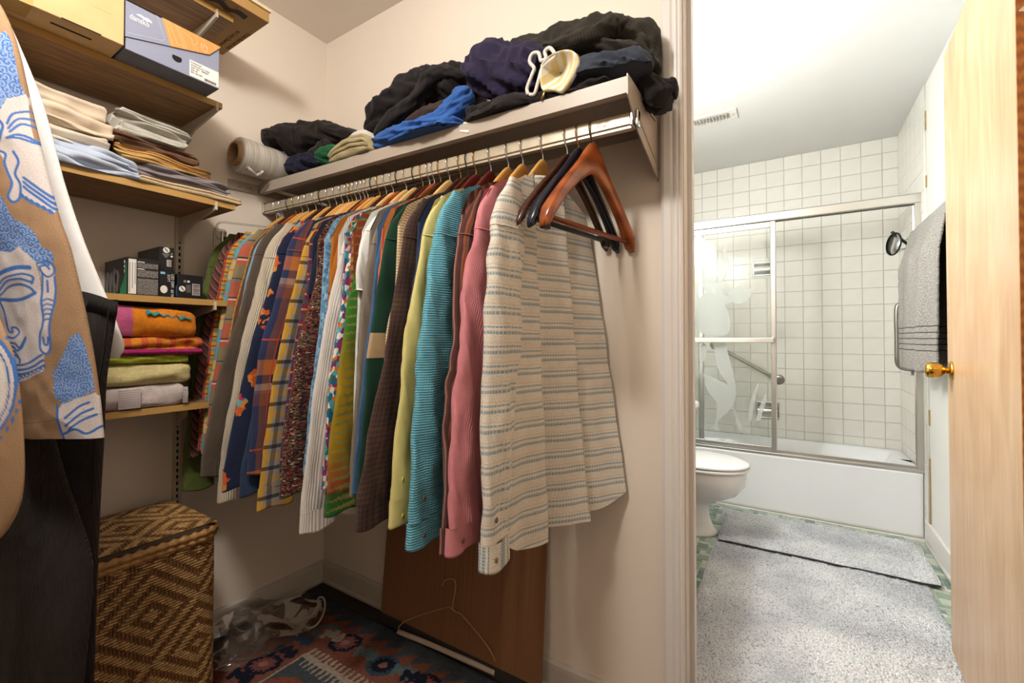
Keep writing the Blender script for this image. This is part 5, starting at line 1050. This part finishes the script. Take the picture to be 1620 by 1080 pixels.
# ================================================================= hamper, floor things
def rrect(x0, x1, y0, y1, r, n=10):          # rounded rectangle, counter-clockwise, with arc length
    P = []
    for cx_, cy_, a0 in ((x1-r, y1-r, 0), (x0+r, y1-r, 90), (x0+r, y0+r, 180), (x1-r, y0+r, 270)):
        for k in range(n+1): q = R(a0+90*k/n); P.append((cx_+r*math.cos(q), cy_+r*math.sin(q)))
    return np.array(P)
def resamp(P, m):
    Q = np.vstack([P, P[:1]]); d = np.concatenate([[0], np.cumsum(np.linalg.norm(np.diff(Q, axis=0), axis=1))]); s = np.linspace(0, d[-1], m+1)[:-1]
    return np.stack([np.interp(s, d, Q[:, 0]), np.interp(s, d, Q[:, 1])], -1), d[-1]
hm = thing('wicker_hamper', (.2, -.86, 0), 'tall brown woven wicker hamper with a hinged lid under the shelves', 'hamper')
M['wick'] = plain('wicker_core', '#3a2613', .8); wa = NT('wicker_strand', .45); ca = wa.n('VertexColor', layer_name='Col'); nz = wa.noise(wa.coord('Object'), 90, 2); wa.col(wa.mix(1, ca.outputs[0], wa.ramp(nz, [(.25, .6), (.75, 1.1)]), 'MULTIPLY')); M['strand'] = wa.m
hx0, hx1, hy0, hy1 = .024, .362, -1.16, -.578
BASE = rrect(hx0+.006, hx1-.006, hy0+.006, hy1-.006, .05); m = 206
RP, per = resamp(rrect(hx0+.008, hx1-.008, hy0+.008, hy1-.008, .05), m)
X = np.array([np.column_stack([np.vstack([RP, RP[:1]]), np.full(m+1, z)]) for z in (.004, .49)]); surf('liner', X, M['wick'], hm, cap=True)
T2 = np.roll(RP, -1, 0)-RP; L2 = np.linalg.norm(T2, axis=1, keepdims=True); T2 = T2/L2; N2 = np.stack([T2[:, 1], -T2[:, 0]], -1)
def weave(nm, cells, par):
    V = []; F = []; Cc = []; rs = np.random.RandomState(3)
    for (o, u, v, n, wu, wv, colr, hgt) in cells:
        b = len(V); c = np.array(lin(colr))*rs.uniform(.75, 1.2)
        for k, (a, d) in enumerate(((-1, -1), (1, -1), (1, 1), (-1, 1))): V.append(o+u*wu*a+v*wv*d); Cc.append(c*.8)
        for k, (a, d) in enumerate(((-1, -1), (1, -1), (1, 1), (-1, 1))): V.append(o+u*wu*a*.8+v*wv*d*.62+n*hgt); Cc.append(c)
        F.append((b+4, b+5, b+6, b+7))
        for k in range(4): F.append((b+k, b+(k+1) % 4, b+4+(k+1) % 4, b+4+k))
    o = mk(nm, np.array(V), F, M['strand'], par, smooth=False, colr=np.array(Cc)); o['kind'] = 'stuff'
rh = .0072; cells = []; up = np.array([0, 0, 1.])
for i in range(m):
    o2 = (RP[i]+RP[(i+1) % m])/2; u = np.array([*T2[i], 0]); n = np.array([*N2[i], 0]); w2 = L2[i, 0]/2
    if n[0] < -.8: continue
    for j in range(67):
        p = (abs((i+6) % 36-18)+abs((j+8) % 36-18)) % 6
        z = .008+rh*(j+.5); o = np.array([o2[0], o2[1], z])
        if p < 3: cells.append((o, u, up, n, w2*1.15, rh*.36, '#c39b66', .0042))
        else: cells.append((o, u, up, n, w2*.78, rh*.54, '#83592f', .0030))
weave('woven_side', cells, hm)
def braid(nm, z, inset, r, par, colr='#a07743'):
    Q, _ = resamp(rrect(hx0+inset, hx1-inset, hy0+inset, hy1-inset, .052), 420); P = np.column_stack([np.vstack([Q, Q[:1]]), np.full(421, z)])
    P[:, 2] += .0; rr = r*(1+.22*np.sin(np.arange(421)*2*math.pi/6)); surf(nm, tubeX(P, rr, 10, rr*1.25), plain(nm+'_cane', colr, .5, var=.35, vs=120), par)
braid('rim', .497, .006, .0075, hm)
ld = box('lid', hx0+.008, hx1-.008, hy0+.008, hy1-.008, .508, .510, M['wick'], hm)
LP, _ = resamp(rrect(hx0+.004, hx1-.004, hy0+.004, hy1-.004, .052), 120)
ctr = LP.mean(0); rows = []
for k, z in ((1., .508), (1., .522), (.97, .530), (.85, .5345), (.5, .538), (.02, .5385)): rows.append(np.column_stack([ctr+(np.vstack([LP, LP[:1]])-ctr)*k, np.full(121, z)]))
surf('lid_shell', rows, M['wick'], ld, cap=True)
braid('lid_rim', .513, .003, .0080, ld)
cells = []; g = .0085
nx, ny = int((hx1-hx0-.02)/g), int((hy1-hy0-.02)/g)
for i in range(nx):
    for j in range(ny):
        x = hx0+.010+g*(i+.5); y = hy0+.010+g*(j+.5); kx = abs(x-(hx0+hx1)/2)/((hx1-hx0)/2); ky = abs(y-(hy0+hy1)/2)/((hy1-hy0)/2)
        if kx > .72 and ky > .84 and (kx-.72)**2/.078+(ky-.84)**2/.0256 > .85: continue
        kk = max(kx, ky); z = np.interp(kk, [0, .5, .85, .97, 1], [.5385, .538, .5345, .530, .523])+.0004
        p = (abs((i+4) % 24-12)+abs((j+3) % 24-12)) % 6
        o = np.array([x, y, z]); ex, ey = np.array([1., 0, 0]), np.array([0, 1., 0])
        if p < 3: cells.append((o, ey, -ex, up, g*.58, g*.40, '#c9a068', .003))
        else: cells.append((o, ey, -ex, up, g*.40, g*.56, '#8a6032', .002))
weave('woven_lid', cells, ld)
hm.location.z = .0072
# ---- patterned rug
RX0, RX1, RY0, RY1 = .035, 1.47, -1.25, -.075
gx, gy = int((RX1-RX0)/.0035), int((RY1+.78)/.0035)
def rugcol(x, y):
    n = lambda c: np.array(lin(c)); sh = x.shape; C = np.zeros(sh+(3,)); jit = .003*vn(x*160, y*160, 2); x = x+jit; y = y+.003*vn(x*150, y*170, 5)
    C[:] = n('#7d4d3e'); C += (vn(x*10, y*30, 4)*.02)[..., None]*np.array([1, .7, .5])
    slate = n('#474e53'); dark = n('#1d2130'); pale = n('#a89a8a'); teal = n('#5a6d70')
    def put(m_, c): C[m_] = c
    # saw-tooth border at the wall side and steps at the left side
    d = RY1-y; ph = (x-.02)/.068; fr = ph-np.floor(ph); put(d < .045+.052*(1-fr), slate); put(d < .012, n('#39434a'))
    e = x-RX0; ph = (y+.02)/.10; fr = ph-np.floor(ph); put(e < .02+.045*np.where(fr < .5, 1, .0)+.012, slate)
    # inner field with a comb edge
    cx_, cy_ = at(485, 1034, z=0)[:2]
    ins = (x > cx_) & (y < cy_); put(ins, slate)
    dy = cy_-y; dx = x-cx_
    comb = ((x/.022) % 1) < .42
    put((dx > 0) & (dy > -.030) & (dy < 0) & comb, pale); put((dx > 0) & (dy >= 0) & (dy < .020), pale); put((dx > .02) & (dy >= .02) & (dy < .05) & comb, pale); put((dy > 0) & (dx > 0) & (dx < .008), pale)
    put(ins & (((dx-.12)**2/.012+(dy-.16)**2/.006) < 1), n('#8a4b38')); put(ins & ((np.abs(dx-.12)/.05+np.abs(dy-.16)/.04) < 1), dark)
    def med(px, py, c1, c2, r=.045, a=0.6):
        qx, qy = at(px, py, z=0)[:2]; u = (x-qx)*math.cos(a)+(y-qy)*math.sin(a); v = -(x-qx)*math.sin(a)+(y-qy)*math.cos(a)
        oc = np.maximum(np.maximum(np.abs(u)/1.25, np.abs(v)), (np.abs(u)/1.25+np.abs(v))*.72); put(oc < r, c1)
        zz = oc+.010*np.abs(((np.arctan2(v, u)*14/6.283) % 1)-.5)*2; put((zz < r*.78), c2); put(oc < r*.28, n('#9a6a5a'))
    med(546, 1019, dark, n('#7a4a44')); med(417, 1053, dark, n('#7a4a44')); med(606, 1055, n('#3a4a58'), dark); med(515, 1000, teal, n('#82655a'), .038); med(668, 1086, dark, n('#8a4b38'))
    def zig(px, py, c, s=.035, a=.4, w_=.010):
        qx, qy = at(px, py, z=0)[:2]; u = ((x-qx)*math.cos(a)+(y-qy)*math.sin(a))/s; v = (-(x-qx)*math.sin(a)+(y-qy)*math.cos(a))/s
        put(segd(u, v, [(-1, -.3), (-.9, .6), (-.2, -.1), (.1, .6), (.5, -.6), (.9, .2), (1, -.5)]) < w_/s, c)
    for px, py, c in ((478, 1014, n('#38505f')), (452, 1033, dark), (382, 1073, dark), (527, 1008, pale), (580, 1036, teal), (640, 1066, teal), (655, 1075, dark)): zig(px, py, c)
    return C
xs, ys = np.linspace(RX0, RX1, gx+1), np.linspace(-.78, RY1, gy+1); Xg, Yg = np.meshgrid(xs, ys)
X = np.stack([Xg, Yg, .0065+.0005*vn(Xg*200, Yg*200, 1)], -1); X[-1, :, 2] = .001; X[:, 0, 2] = .001; X[:, -1, 2] = .001
rg = thing('area_rug', (.75, -.65, 0), 'rust and slate blue kilim rug with geometric medallions on the closet floor', 'rug')
rm = NT('woven_kilim', .95, 0, .1); ca = rm.n('VertexColor', layer_name='Col'); co = rm.coord('Object', (1, 5, 1)); nz = rm.noise(co, 60, 3, .7); rm.col(rm.mix(1, ca.outputs[0], rm.ramp(nz, [(.3, .6), (.7, 1.15)]), 'MULTIPLY')); rm.bump(nz, .5, .003)
surf('woven_pile', X, rm.m, rg, colr=rugcol(Xg, Yg))
box('near_half', RX0, RX1, RY0, -.78, .0005, .0066, plain('kilim_rust', '#80483a', .95, var=.3, vs=30), rg)
# ---- cardboard sheet against the wall
M['darkcard'] = NT('brown_corrugated_sheet', .85); t_ = M['darkcard']; co = t_.coord('Object', (260, 1, 1)); nz = t_.noise(co, 1, 2); t_.col(t_.ramp(nz, [(.3, '#7a5233'), (.7, '#8a6040')])); t_.bump(nz, .25, .002); M['darkcard'] = t_.m
cs = thing('cardboard_sheet', (.78, -.05, 0), 'large brown corrugated cardboard sheet leaning against the wall under the shirts', 'cardboard')
tilt = Matrix.Translation((0, -.062, .0005)) @ Matrix.Rotation(R(-5.6), 4, 'X')
box('sheet', .440, 1.132, -.003, .003, 0, .555, M['darkcard'], cs, M=tilt, bev=.0008, seg=1)
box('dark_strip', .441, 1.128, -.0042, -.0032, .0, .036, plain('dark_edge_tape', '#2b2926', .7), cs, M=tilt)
box('fold_line', .742, .7435, -.0036, -.003, .036, .55, plain('crease_line', '#5e4028', .9), cs, M=tilt)
# ---- wire hanger with a cardboard tube
wh = thing('wire_hanger', (.76, -.08, 0), 'brass wire trouser hanger with a white cardboard tube standing on the floor', 'hanger')
A = np.array(at(634, 996, z=.018)); B = np.array(at(786, 1060, z=.018)); A[1] -= .012; B[1] -= .012; mid = (A+B)/2; nk = np.array(at(714, 962, y=-.060))
M['tubew'] = plain('white_cardboard_tube', '#b9a897', .8)
tube('tube', [A, A+(B-A)*.3+np.array([0, 0, .003]), A+(B-A)*.7+np.array([0, 0, .002]), B], .0085, M['tubew'], wh, nu=14, n=20)
hk = [at(a, b, y=-.058) for a, b in ((700, 926), (703, 919), (712, 915), (720, 919), (720, 934), (717, 950), (716, 962))]
M['tanwire'] = plain('tan_coated_wire', '#b8935c', .5, var=.05)
tube('wire', [A+np.array([.004, 0, .004]), A+np.array([.004, .002, .02]), np.array(at(650, 978, y=-.066)), np.array(at(705, 961, y=-.057)), nk]+hk[::-1], .0017, M['tanwire'], wh, nu=6, n=80)
tube('wire', [nk, np.array(at(722, 968, y=-.057)), np.array(at(732, 974, y=-.060)), np.array(at(770, 1020, y=-.068)), B+np.array([.0, .004, .03]), B+np.array([-.003, 0, .006])], .0017, M['tanwire'], wh, nu=6, n=50)
# ---- clear plastic bag
pb = thing('plastic_bag', (.1, -.3, 0), 'crumpled clear plastic bag with a white drawstring loop lying in the corner', 'plastic bag')
film = mixglass(NT('clear_film', .05), (.95, .945, .935), .8, (.75, .72, .68), .02)
V = np.linspace(0, 1, 70)[:, None]; U = np.linspace(0, 1, 60)[None, :]
a0, a1 = np.array([.12, -.54]), np.array([.155, -.155]); ax = a0+(a1-a0)*V[..., None]
wd = .10+.05*np.sin(V*3.3)-.05*(V > .8)*(V-.8)*4
th = U*2*math.pi
cxy = ax+np.stack([np.cos(th)*wd, .02*np.sin(th*2)+0*V], -1)
zz = .012+(.045+.025*np.sin(V*5)+.02*vn(V*4, V*0, 3))*np.clip(np.sin(th/2)**2*1.0, 0, 1)*np.clip(V*6, .1, 1)
zz = zz+.014*ridg(V*5+np.cos(th)*1.2, np.sin(th)*1.3+V*2, 6)+.005*ridg(V*9+np.sin(th)*2, np.cos(th)*2, 9)
X = np.stack([cxy[..., 0]+.010*vn(V*5, np.cos(th)*1.5+3, 1), cxy[..., 1]+.012*vn(V*9+2, np.sin(th)*2, 2), np.maximum(zz, .0085)], -1); X[..., 0] = np.maximum(X[..., 0], .024); surf('film', X, film, pb)
ds = plain('drawstring_band', '#c2b4a6', .6)
lp = [np.array(at(a, b, z=zv)) for a, b, zv in ((458, 984, .012), (475, 990, .012), (495, 992, .014), (508, 978, .03), (514, 960, .05), (512, 946, .06), (504, 946, .06), (502, 960, .045), (490, 976, .025), (474, 982, .014), (460, 982, .012))]
tube('drawstring', lp, .0035, ds, pb, nu=8, n=80)
# ---- small card by the baseboard
cdk = thing('paper_card', (1.17, -.04, 0), 'small white card standing beside the cardboard sheet', 'card')
box('card', 1.139, 1.205, -.034, -.0325, .001, .032, plain('white_card', '#d8d4d0', .6), cdk); box('printed_mark', 1.150, 1.1515, -.0346, -.0341, .014, .026, M['ink'], cdk)

# ================================================================= garments hanging in the foreground
RLX, RLZ = .32, 1.775
gr = thing('garment_rail', (RLX, -1.6, RLZ), 'chrome garment rail above the hanging clothes in front of the shelves', 'rail')
tube('pole', [(RLX, -3.095, RLZ), (RLX, -1.04, RLZ)], .0125, M['chrome'], gr, nu=16)
tube('support', [(.002, -1.9, RLZ-.05), (.16, -1.9, RLZ-.04), (RLX, -1.9, RLZ-.014)], .008, M['steel'], gr, nu=10)
tube('support', [(.002, -1.09, RLZ-.05), (.16, -1.09, RLZ-.04), (RLX, -1.09, RLZ-.014)], .008, M['steel'], gr, nu=10)
lathe('end_cap', [(0, 0), (.0145, 0), (.0145, .012), (0, .016)], M['steel'], gr, 16, Matrix.Translation((RLX, -1.04, RLZ)) @ Matrix.Rotation(R(-90), 4, 'X'))
def gsleeve(nm, rows, thick, mat, par, nu=80, nv=120, seed=0, wr=.004, colfn=None, uvs=1., hemin=True):
    """cloth tube whose silhouette edges pass through measured points; rows: (left px, right px, py, depth)"""
    Rw = spline(np.array(rows, float), nv+1); th = np.linspace(0, 2*math.pi, nu+1); X = np.zeros((nv+1, nu+1, 3)); PX = np.zeros((nv+1, nu+1, 2))
    for i, (l, r, py, d) in enumerate(Rw):
        yl_ = py[0] if np.ndim(py) else py
        L_ = np.array(at(l, yl_, d=d)); Rr = np.array(at(r, yl_, d=d)); c = (L_+Rr)/2; a_ = (Rr-L_)/2; n = np.array([a_[1], -a_[0], 0]); n /= np.linalg.norm(n); n = n if n@(np.array(CAM_LOC)-c) > 0 else -n
        tk = thick*(.75+.25*math.sin(i/nv*3))
        X[i] = c-np.outer(np.cos(th), a_)+np.outer(np.sign(np.sin(th))*np.abs(np.sin(th))**.8*tk, n)
        PX[i, :, 0] = l+(r-l)*(1-np.cos(th))/2; PX[i, :, 1] = yl_
        ww = wr*(ridg(PX[i, :, 0]*.012+i/nv*1.5, PX[i, :, 1]*.006+np.sin(th)*.5, seed)+.5*vn(PX[i, :, 0]*.03, PX[i, :, 1]*.012, seed+2)+.25*vn(PX[i, :, 0]*.08, PX[i, :, 1]*.05, seed+4))
        X[i] += np.outer(ww*np.abs(np.sin(th)), n)
    if hemin:
        e = X[-1:].copy(); m_ = e.mean(1, keepdims=True); X = np.concatenate([X, m_+(e-m_)*.9+np.array([0, 0, .001]), m_+(e-m_)*.86+np.array([0, 0, .05])]); PX = np.concatenate([PX, PX[-1:], PX[-1:]])
    uv = PX*.00105*uvs; uv[..., 1] *= -1
    return surf(nm, X, mat, par, uv=uv, colr=None if colfn is None else colfn(PX[..., 0], PX[..., 1]))
TAN, WHT, BLU = np.array(lin('#a08163')), np.array(lin('#cfc6c2')), np.array(lin('#4470b4'))
def z2(*p): return [(a/3, 330+b/3) for a, b in p]
def z7(*p): return [(a/2.7, 20+b/2.7) for a, b in p]
def buddha(x, y):
    C = np.zeros(x.shape+(3,)); C[:] = TAN; x = x+1.2*vn(x*.05, y*.05, 3); y = y+1.2*vn(x*.05+7, y*.05, 4)
    def fill(p, c): C[inpoly(x, y, p)] = c
    def ln(p, w_=1.6, c=BLU, cl_=False): 
        P = spline(np.array(p), len(p)*6) if len(p) > 2 else np.array(p); a_ = np.clip((w_-segd(x, y, P, cl_))/1.1+.5, 0, 1)[..., None]; C[:] = C*(1-a_)+c*a_
    def curls(p, s=11.):
        m_ = inpoly(x, y, p); i = np.floor(y/s); o = (i % 2)*.5; j = np.floor(x/s-o); cx_ = (j+.5+o)*s+2*np.sin(i*7+j*3); cy_ = (i+.5)*s+2*np.cos(i*5+j); d = np.hypot(x-cx_, y-cy_); a = np.arctan2(y-cy_, x-cx_)/6.2832
        q = (d/s*2.3-a-.1) % 1; k = np.clip((.27-np.abs(q-.27))/.10+.3, 0, 1)[..., None]; cc = np.array(lin('#93a8cd'))*(1-k)+BLU*k; C[m_] = np.where((d < s*.66)[..., None], cc, np.array(lin('#7d99c8')))[m_]
    # upper head in profile
    curls(z7((40, 90), (62, 130), (82, 220), (104, 320), (118, 352), (90, 372), (62, 385), (48, 445), (20, 432), (-40, 445), (-40, 110), (10, 120)))
    fill(z7((62, 385), (118, 352), (135, 430), (162, 560), (192, 600), (216, 700), (242, 800), (242, 862), (140, 800), (108, 825), (92, 800), (98, 740), (68, 660), (40, 600), (0, 540), (0, 470), (40, 448)), WHT)
    for p in (z7((75, 490), (88, 445), (132, 425)), z7((80, 510), (108, 468), (152, 458)), z7((86, 525), (120, 490), (158, 488)), z7((76, 552), (112, 535), (150, 546), (166, 566), (118, 550), (76, 552)), z7((8, 492), (38, 474), (60, 500), (50, 530), (25, 520), (30, 500)), z7((60, 510), (50, 560), (36, 600), (68, 620), (66, 660), (98, 740), (90, 800), (110, 824), (132, 806), (130, 750), (110, 700), (118, 650), (100, 610)), z7((140, 715), (190, 755), (238, 800)), z7((142, 735), (190, 775), (240, 822)), z7((144, 755), (190, 795), (240, 842))): ln(p, 1.9)
    for k in range(6): q = (138+k*18, 792+k*12); ln(z7((q[0], q[1]), (q[0]+6, q[1]+8)), 2.6)
    # large face
    fill(z2((-20, 215), (60, 205), (100, 215), (150, 190), (190, 225), (225, 255), (235, 330), (250, 430), (258, 520), (255, 640), (268, 690), (268, 762), (180, 808), (85, 825), (70, 770), (-20, 760)), WHT)
    fill(z2((232, 262), (266, 252), (292, 275), (300, 330), (304, 450), (290, 560), (292, 650), (276, 688), (252, 665), (250, 600), (262, 545), (250, 440), (240, 330)), WHT)
    curls(z2((-20, -30), (70, -40), (122, 60), (180, 90), (215, 130), (245, 190), (272, 205), (292, 245), (270, 282), (222, 258), (190, 228), (150, 192), (100, 216), (60, 206), (-20, 216)))
    ln(z2((8, 358), (60, 312), (130, 288), (196, 288)), 3.6)
    for p in (z2((20, 392), (80, 335), (160, 318), (208, 332), (206, 362)), z2((26, 416), (84, 352), (150, 340), (206, 356)), z2((34, 432), (90, 378), (150, 364), (196, 378), (220, 408)), z2((30, 415), (60, 480), (84, 574), (110, 586), (104, 566), (130, 566), (146, 590), (112, 614), (66, 606)), z2((60, 636), (120, 640), (150, 660), (182, 612)), z2((60, 666), (110, 656), (130, 674), (160, 662), (182, 622)), z2((74, 692), (110, 676), (142, 702)), z2((80, 736), (90, 702), (120, 696), (150, 714), (150, 730)), z2((85, 742), (180, 736), (260, 692)), z2((80, 768), (190, 756), (264, 716)), z2((84, 786), (190, 776), (266, 738))): ln(p, 1.7)
    ln(z2((45, 438), (110, 437), (170, 432), (218, 406)), 3.0)
    for k in range(10): q = (92+k*19, 812-k*5.5-(k > 5)*(k-5)*3); d = np.hypot(x-q[0]/3, y-330-q[1]/3); C[d < 3.2] = BLU; C[d < 1.7] = WHT
    for p in (z2((232, 264), (266, 254), (292, 276), (296, 312), (270, 332), (246, 312), (240, 282), (262, 274), (276, 292)), z2((246, 318), (252, 440), (264, 545), (250, 600), (252, 662), (276, 688), (292, 650), (290, 560), (304, 450), (299, 330)), z2((262, 610), (266, 640), (280, 645), (284, 610)), z2((268, 350), (272, 400))): ln(p, 1.6)
    for k in range(5): ln(z2((258+k*2, 440+k*24), (275, 432+k*24), (296, 440+k*22)), 1.3)
    # small head near the hem
    curls(z2((366, 604), (398, 588), (424, 640), (446, 760), (460, 862), (400, 892), (330, 922), (304, 884), (298, 780), (340, 690)), 8.5)
    fill(z2((330, 922), (400, 892), (462, 872), (500, 960), (520, 1090), (335, 1085), (312, 960)), WHT)
    for p in (z2((348, 985), (398, 940), (442, 918)), z2((352, 1024), (410, 972), (458, 948)), z2((370, 1040), (420, 1000), (470, 975)), z2((340, 1062), (398, 1040), (444, 1062), (494, 1028)), z2((312, 930), (318, 1000), (336, 1080))): ln(p, 1.9)
    hem = np.abs(y-(668-(x-40)*.11)) < .8; C[hem] *= .72; C[(np.abs(y-(578-(x-60)*.05)) < .7) & (x < 130)] *= .85
    C *= (1+.10*vn(x*.02, y*.02, 8))[..., None]
    return C
def panelA(x, y):
    C = buddha(x+330, y-60); C[x > -95] = TAN; d = np.hypot((x+22)/52, (y-610)/88); C[d < 1.0] = BLU; C[d < .93] = WHT; C[(d < .84) & (d > .80)] = BLU; C[(d < .74)] = np.array(lin('#dcd8d2'))
    a = np.arctan2(y-610, x+22); bd = (np.abs(d-.885) < .035) & (((a*14/3.1416) % 1) < .6); C[bd] = WHT; C[(d < 1.12) & (d > 1.06) & (((a*16/3.1416) % 1) < .55)] = BLU; return C*(1+.08*vn(x*.02, y*.02, 4))[..., None]
pm = NT('printed_cotton', .9, 0, .15); ca = pm.n('VertexColor', layer_name='Col'); nz = pm.noise(pm.coord('UV'), 500, 2); pm.col(pm.mix(1, ca.outputs[0], pm.ramp(nz, [(.3, .80), (.7, 1.06)]), 'MULTIPLY')); pm.bump(nz, .5, .001)
bd_ = thing('printed_shirt', (.55, -1.06, 1.86), 'tan cotton shirt printed with blue Buddha faces in the foreground', 'shirt')
gsleeve('sleeve', [(-150, -35, -42, .80), (-125, -12, -12, .785), (-100, 22, 60, .765), (-80, 55, 200, .755), (-60, 92, 340, .75), (-40, 114, 405, .75), (0, 142, 530, .75), (20, 156, 620, .75), (36, 164, 692, .75)], .016, pm.m, bd_, nu=360, nv=760, seed=3, wr=.004, colfn=buddha)
gsleeve('front_panel', [(-340, -190, -34, .792), (-400, -120, 20, .775), (-410, -95, 140, .735), (-400, -62, 300, .69), (-390, -28, 430, .662), (-380, 6, 520, .65), (-370, 26, 580, .645), (-365, 37, 690, .64), (-360, 36, 780, .64), (-360, 14, 835, .64), (-360, -30, 880, .64)], .012, pm.m, bd_, nu=240, nv=320, seed=7, wr=.004, colfn=panelA)
gsleeve('back_panel', [(-340, -190, -34, .80), (-410, -105, 25, .80), (-430, -90, 140, .80), (-440, -60, 500, .80), (-450, -60, 900, .80)], .014, pm.m, bd_, nu=160, nv=240, seed=9, colfn=lambda x, y: buddha(-x-90, y))
whs = thing('white_shirt', (.6, -1.0, 1.86), 'white cotton shirt hanging behind the printed shirt', 'shirt')
M['whitec'] = fab('white_twill', '#e6e4e2', var=.08)
gsleeve('sleeve', [(-100, -12, 5, .955), (-80, 12, 32, .95), (-60, 62, 150, .93), (-20, 102, 290, .92), (20, 132, 380, .91), (50, 166, 465, .905), (70, 182, 505, .90), (80, 196, 548, .90), (90, 188, 566, .90)], .014, M['whitec'], whs, nu=60, nv=110, seed=13, wr=.004)
gsleeve('body', [(-130, -40, 62, .90), (-150, -30, 150, .90), (-150, -20, 500, .90), (-150, 15, 800, .90)], .016, M['whitec'], whs, nu=40, nv=60, seed=15)
trs = thing('corduroy_trousers', (.62, -.95, .4), 'dark brown corduroy trousers hanging below the printed shirt', 'trousers')
M['dcord'] = fab('dark_brown_corduroy', '#2e2724', cord=('u', .0022), var=.25, vs=10, bump=.5)
gsleeve('leg', [(40, 186, 474, .86), (40, 180, 520, .855), (40, 168, 600, .85), (40, 163, 690, .85), (30, 158, 780, .845), (20, 153, 900, .84), (10, 148, 1060, .84), (0, 140, 1230, .84)], .018, M['dcord'], trs, nu=60, nv=110, seed=17, wr=.005, hemin=False)
gsleeve('leg', [(-45, 60, 500, .822), (-45, 78, 640, .816), (-45, 92, 720, .808), (-45, 122, 810, .80), (-45, 146, 890, .80), (-45, 142, 980, .80), (-45, 132, 1080, .80), (-45, 120, 1230, .80)], .018, M['dcord'], trs, nu=60, nv=110, seed=19, wr=.006, hemin=False)
def wbrow(pts, d): return spline(np.array([at(a, b, d=d) for a, b in pts]), 24)
wt, wl = ((40, 446), (122, 459), (155, 467), (187, 479)), ((40, 490), (122, 492), (155, 494), (185, 500))
Xw = np.stack([wbrow(wt, .850), wbrow(wl, .843), wbrow(wl, .877), wbrow(wt, .868), wbrow(wt, .850)], 1); surf('waistband', Xw, M['dcord'], trs, uv=Xw[..., [0, 2]], cap=True)
tube('side_seam', spline(np.array([at(a, b, d=.833) for a, b in ((172, 490), (164, 560), (152, 640), (148, 720), (146, 800))]), 40), .0014, fab('seam_thread', '#17110f'), trs, nu=6)
# hangers that carry them on the rail
def ghanger(cx_, cy_, span, label, ztop):
    t = thing('garment_hanger', (RLX, cy_, RLZ), label, 'hanger', 'hangers on the foreground garment rail')
    c = np.array([cx_, cy_]); p0 = np.array([RLX, cy_])
    tube('hook', [(RLX+.015, cy_, RLZ-.01), (RLX+.016, cy_, RLZ+.008), (RLX, cy_, RLZ+.0155), (RLX-.017, cy_, RLZ+.006), (RLX-.014, cy_, RLZ-.022), ((RLX+cx_)/2, cy_, RLZ-.04), (cx_, cy_, ztop+.012)], .0018, M['wire'], t, nu=8, n=30)
    s = np.linspace(-1, 1, 25); tube('arms', np.stack([cx_+s*span*_R[0], cy_+s*span*_R[1], ztop-.07*np.abs(s)**1.3], -1), .009, M['w_honey'], t, nu=12, rad2=.012)
q = at(-270, -20, d=.795); ghanger(q[0], q[1], .17, 'plain wooden hanger carrying the tan printed shirt', 1.70)
q = at(-85, 66, d=.90); ghanger(q[0], q[1], .08, 'plain wooden hanger carrying the white shirt behind the printed one', 1.69)
t = thing('garment_hanger', (RLX, -1.15, RLZ), 'long wire trouser hanger carrying the dark brown corduroy trousers', 'hanger', 'hangers on the foreground garment rail')
e = np.array(at(170, 484, d=.859))
tube('wire', [(RLX+.016, -1.15, RLZ-.012), (RLX+.016, -1.15, RLZ+.008), (RLX, -1.15, RLZ+.0155), (RLX-.017, -1.15, RLZ+.004), (RLX-.006, -1.15, RLZ-.04), (RLX, -1.15, 1.5), (RLX, -1.15, 1.17), (RLX+.03, -1.135, e[2]+.004), tuple((np.array([RLX, -1.15, e[2]])+e)/2), tuple(e)], .0025, M['wire'], t, nu=8, n=90)
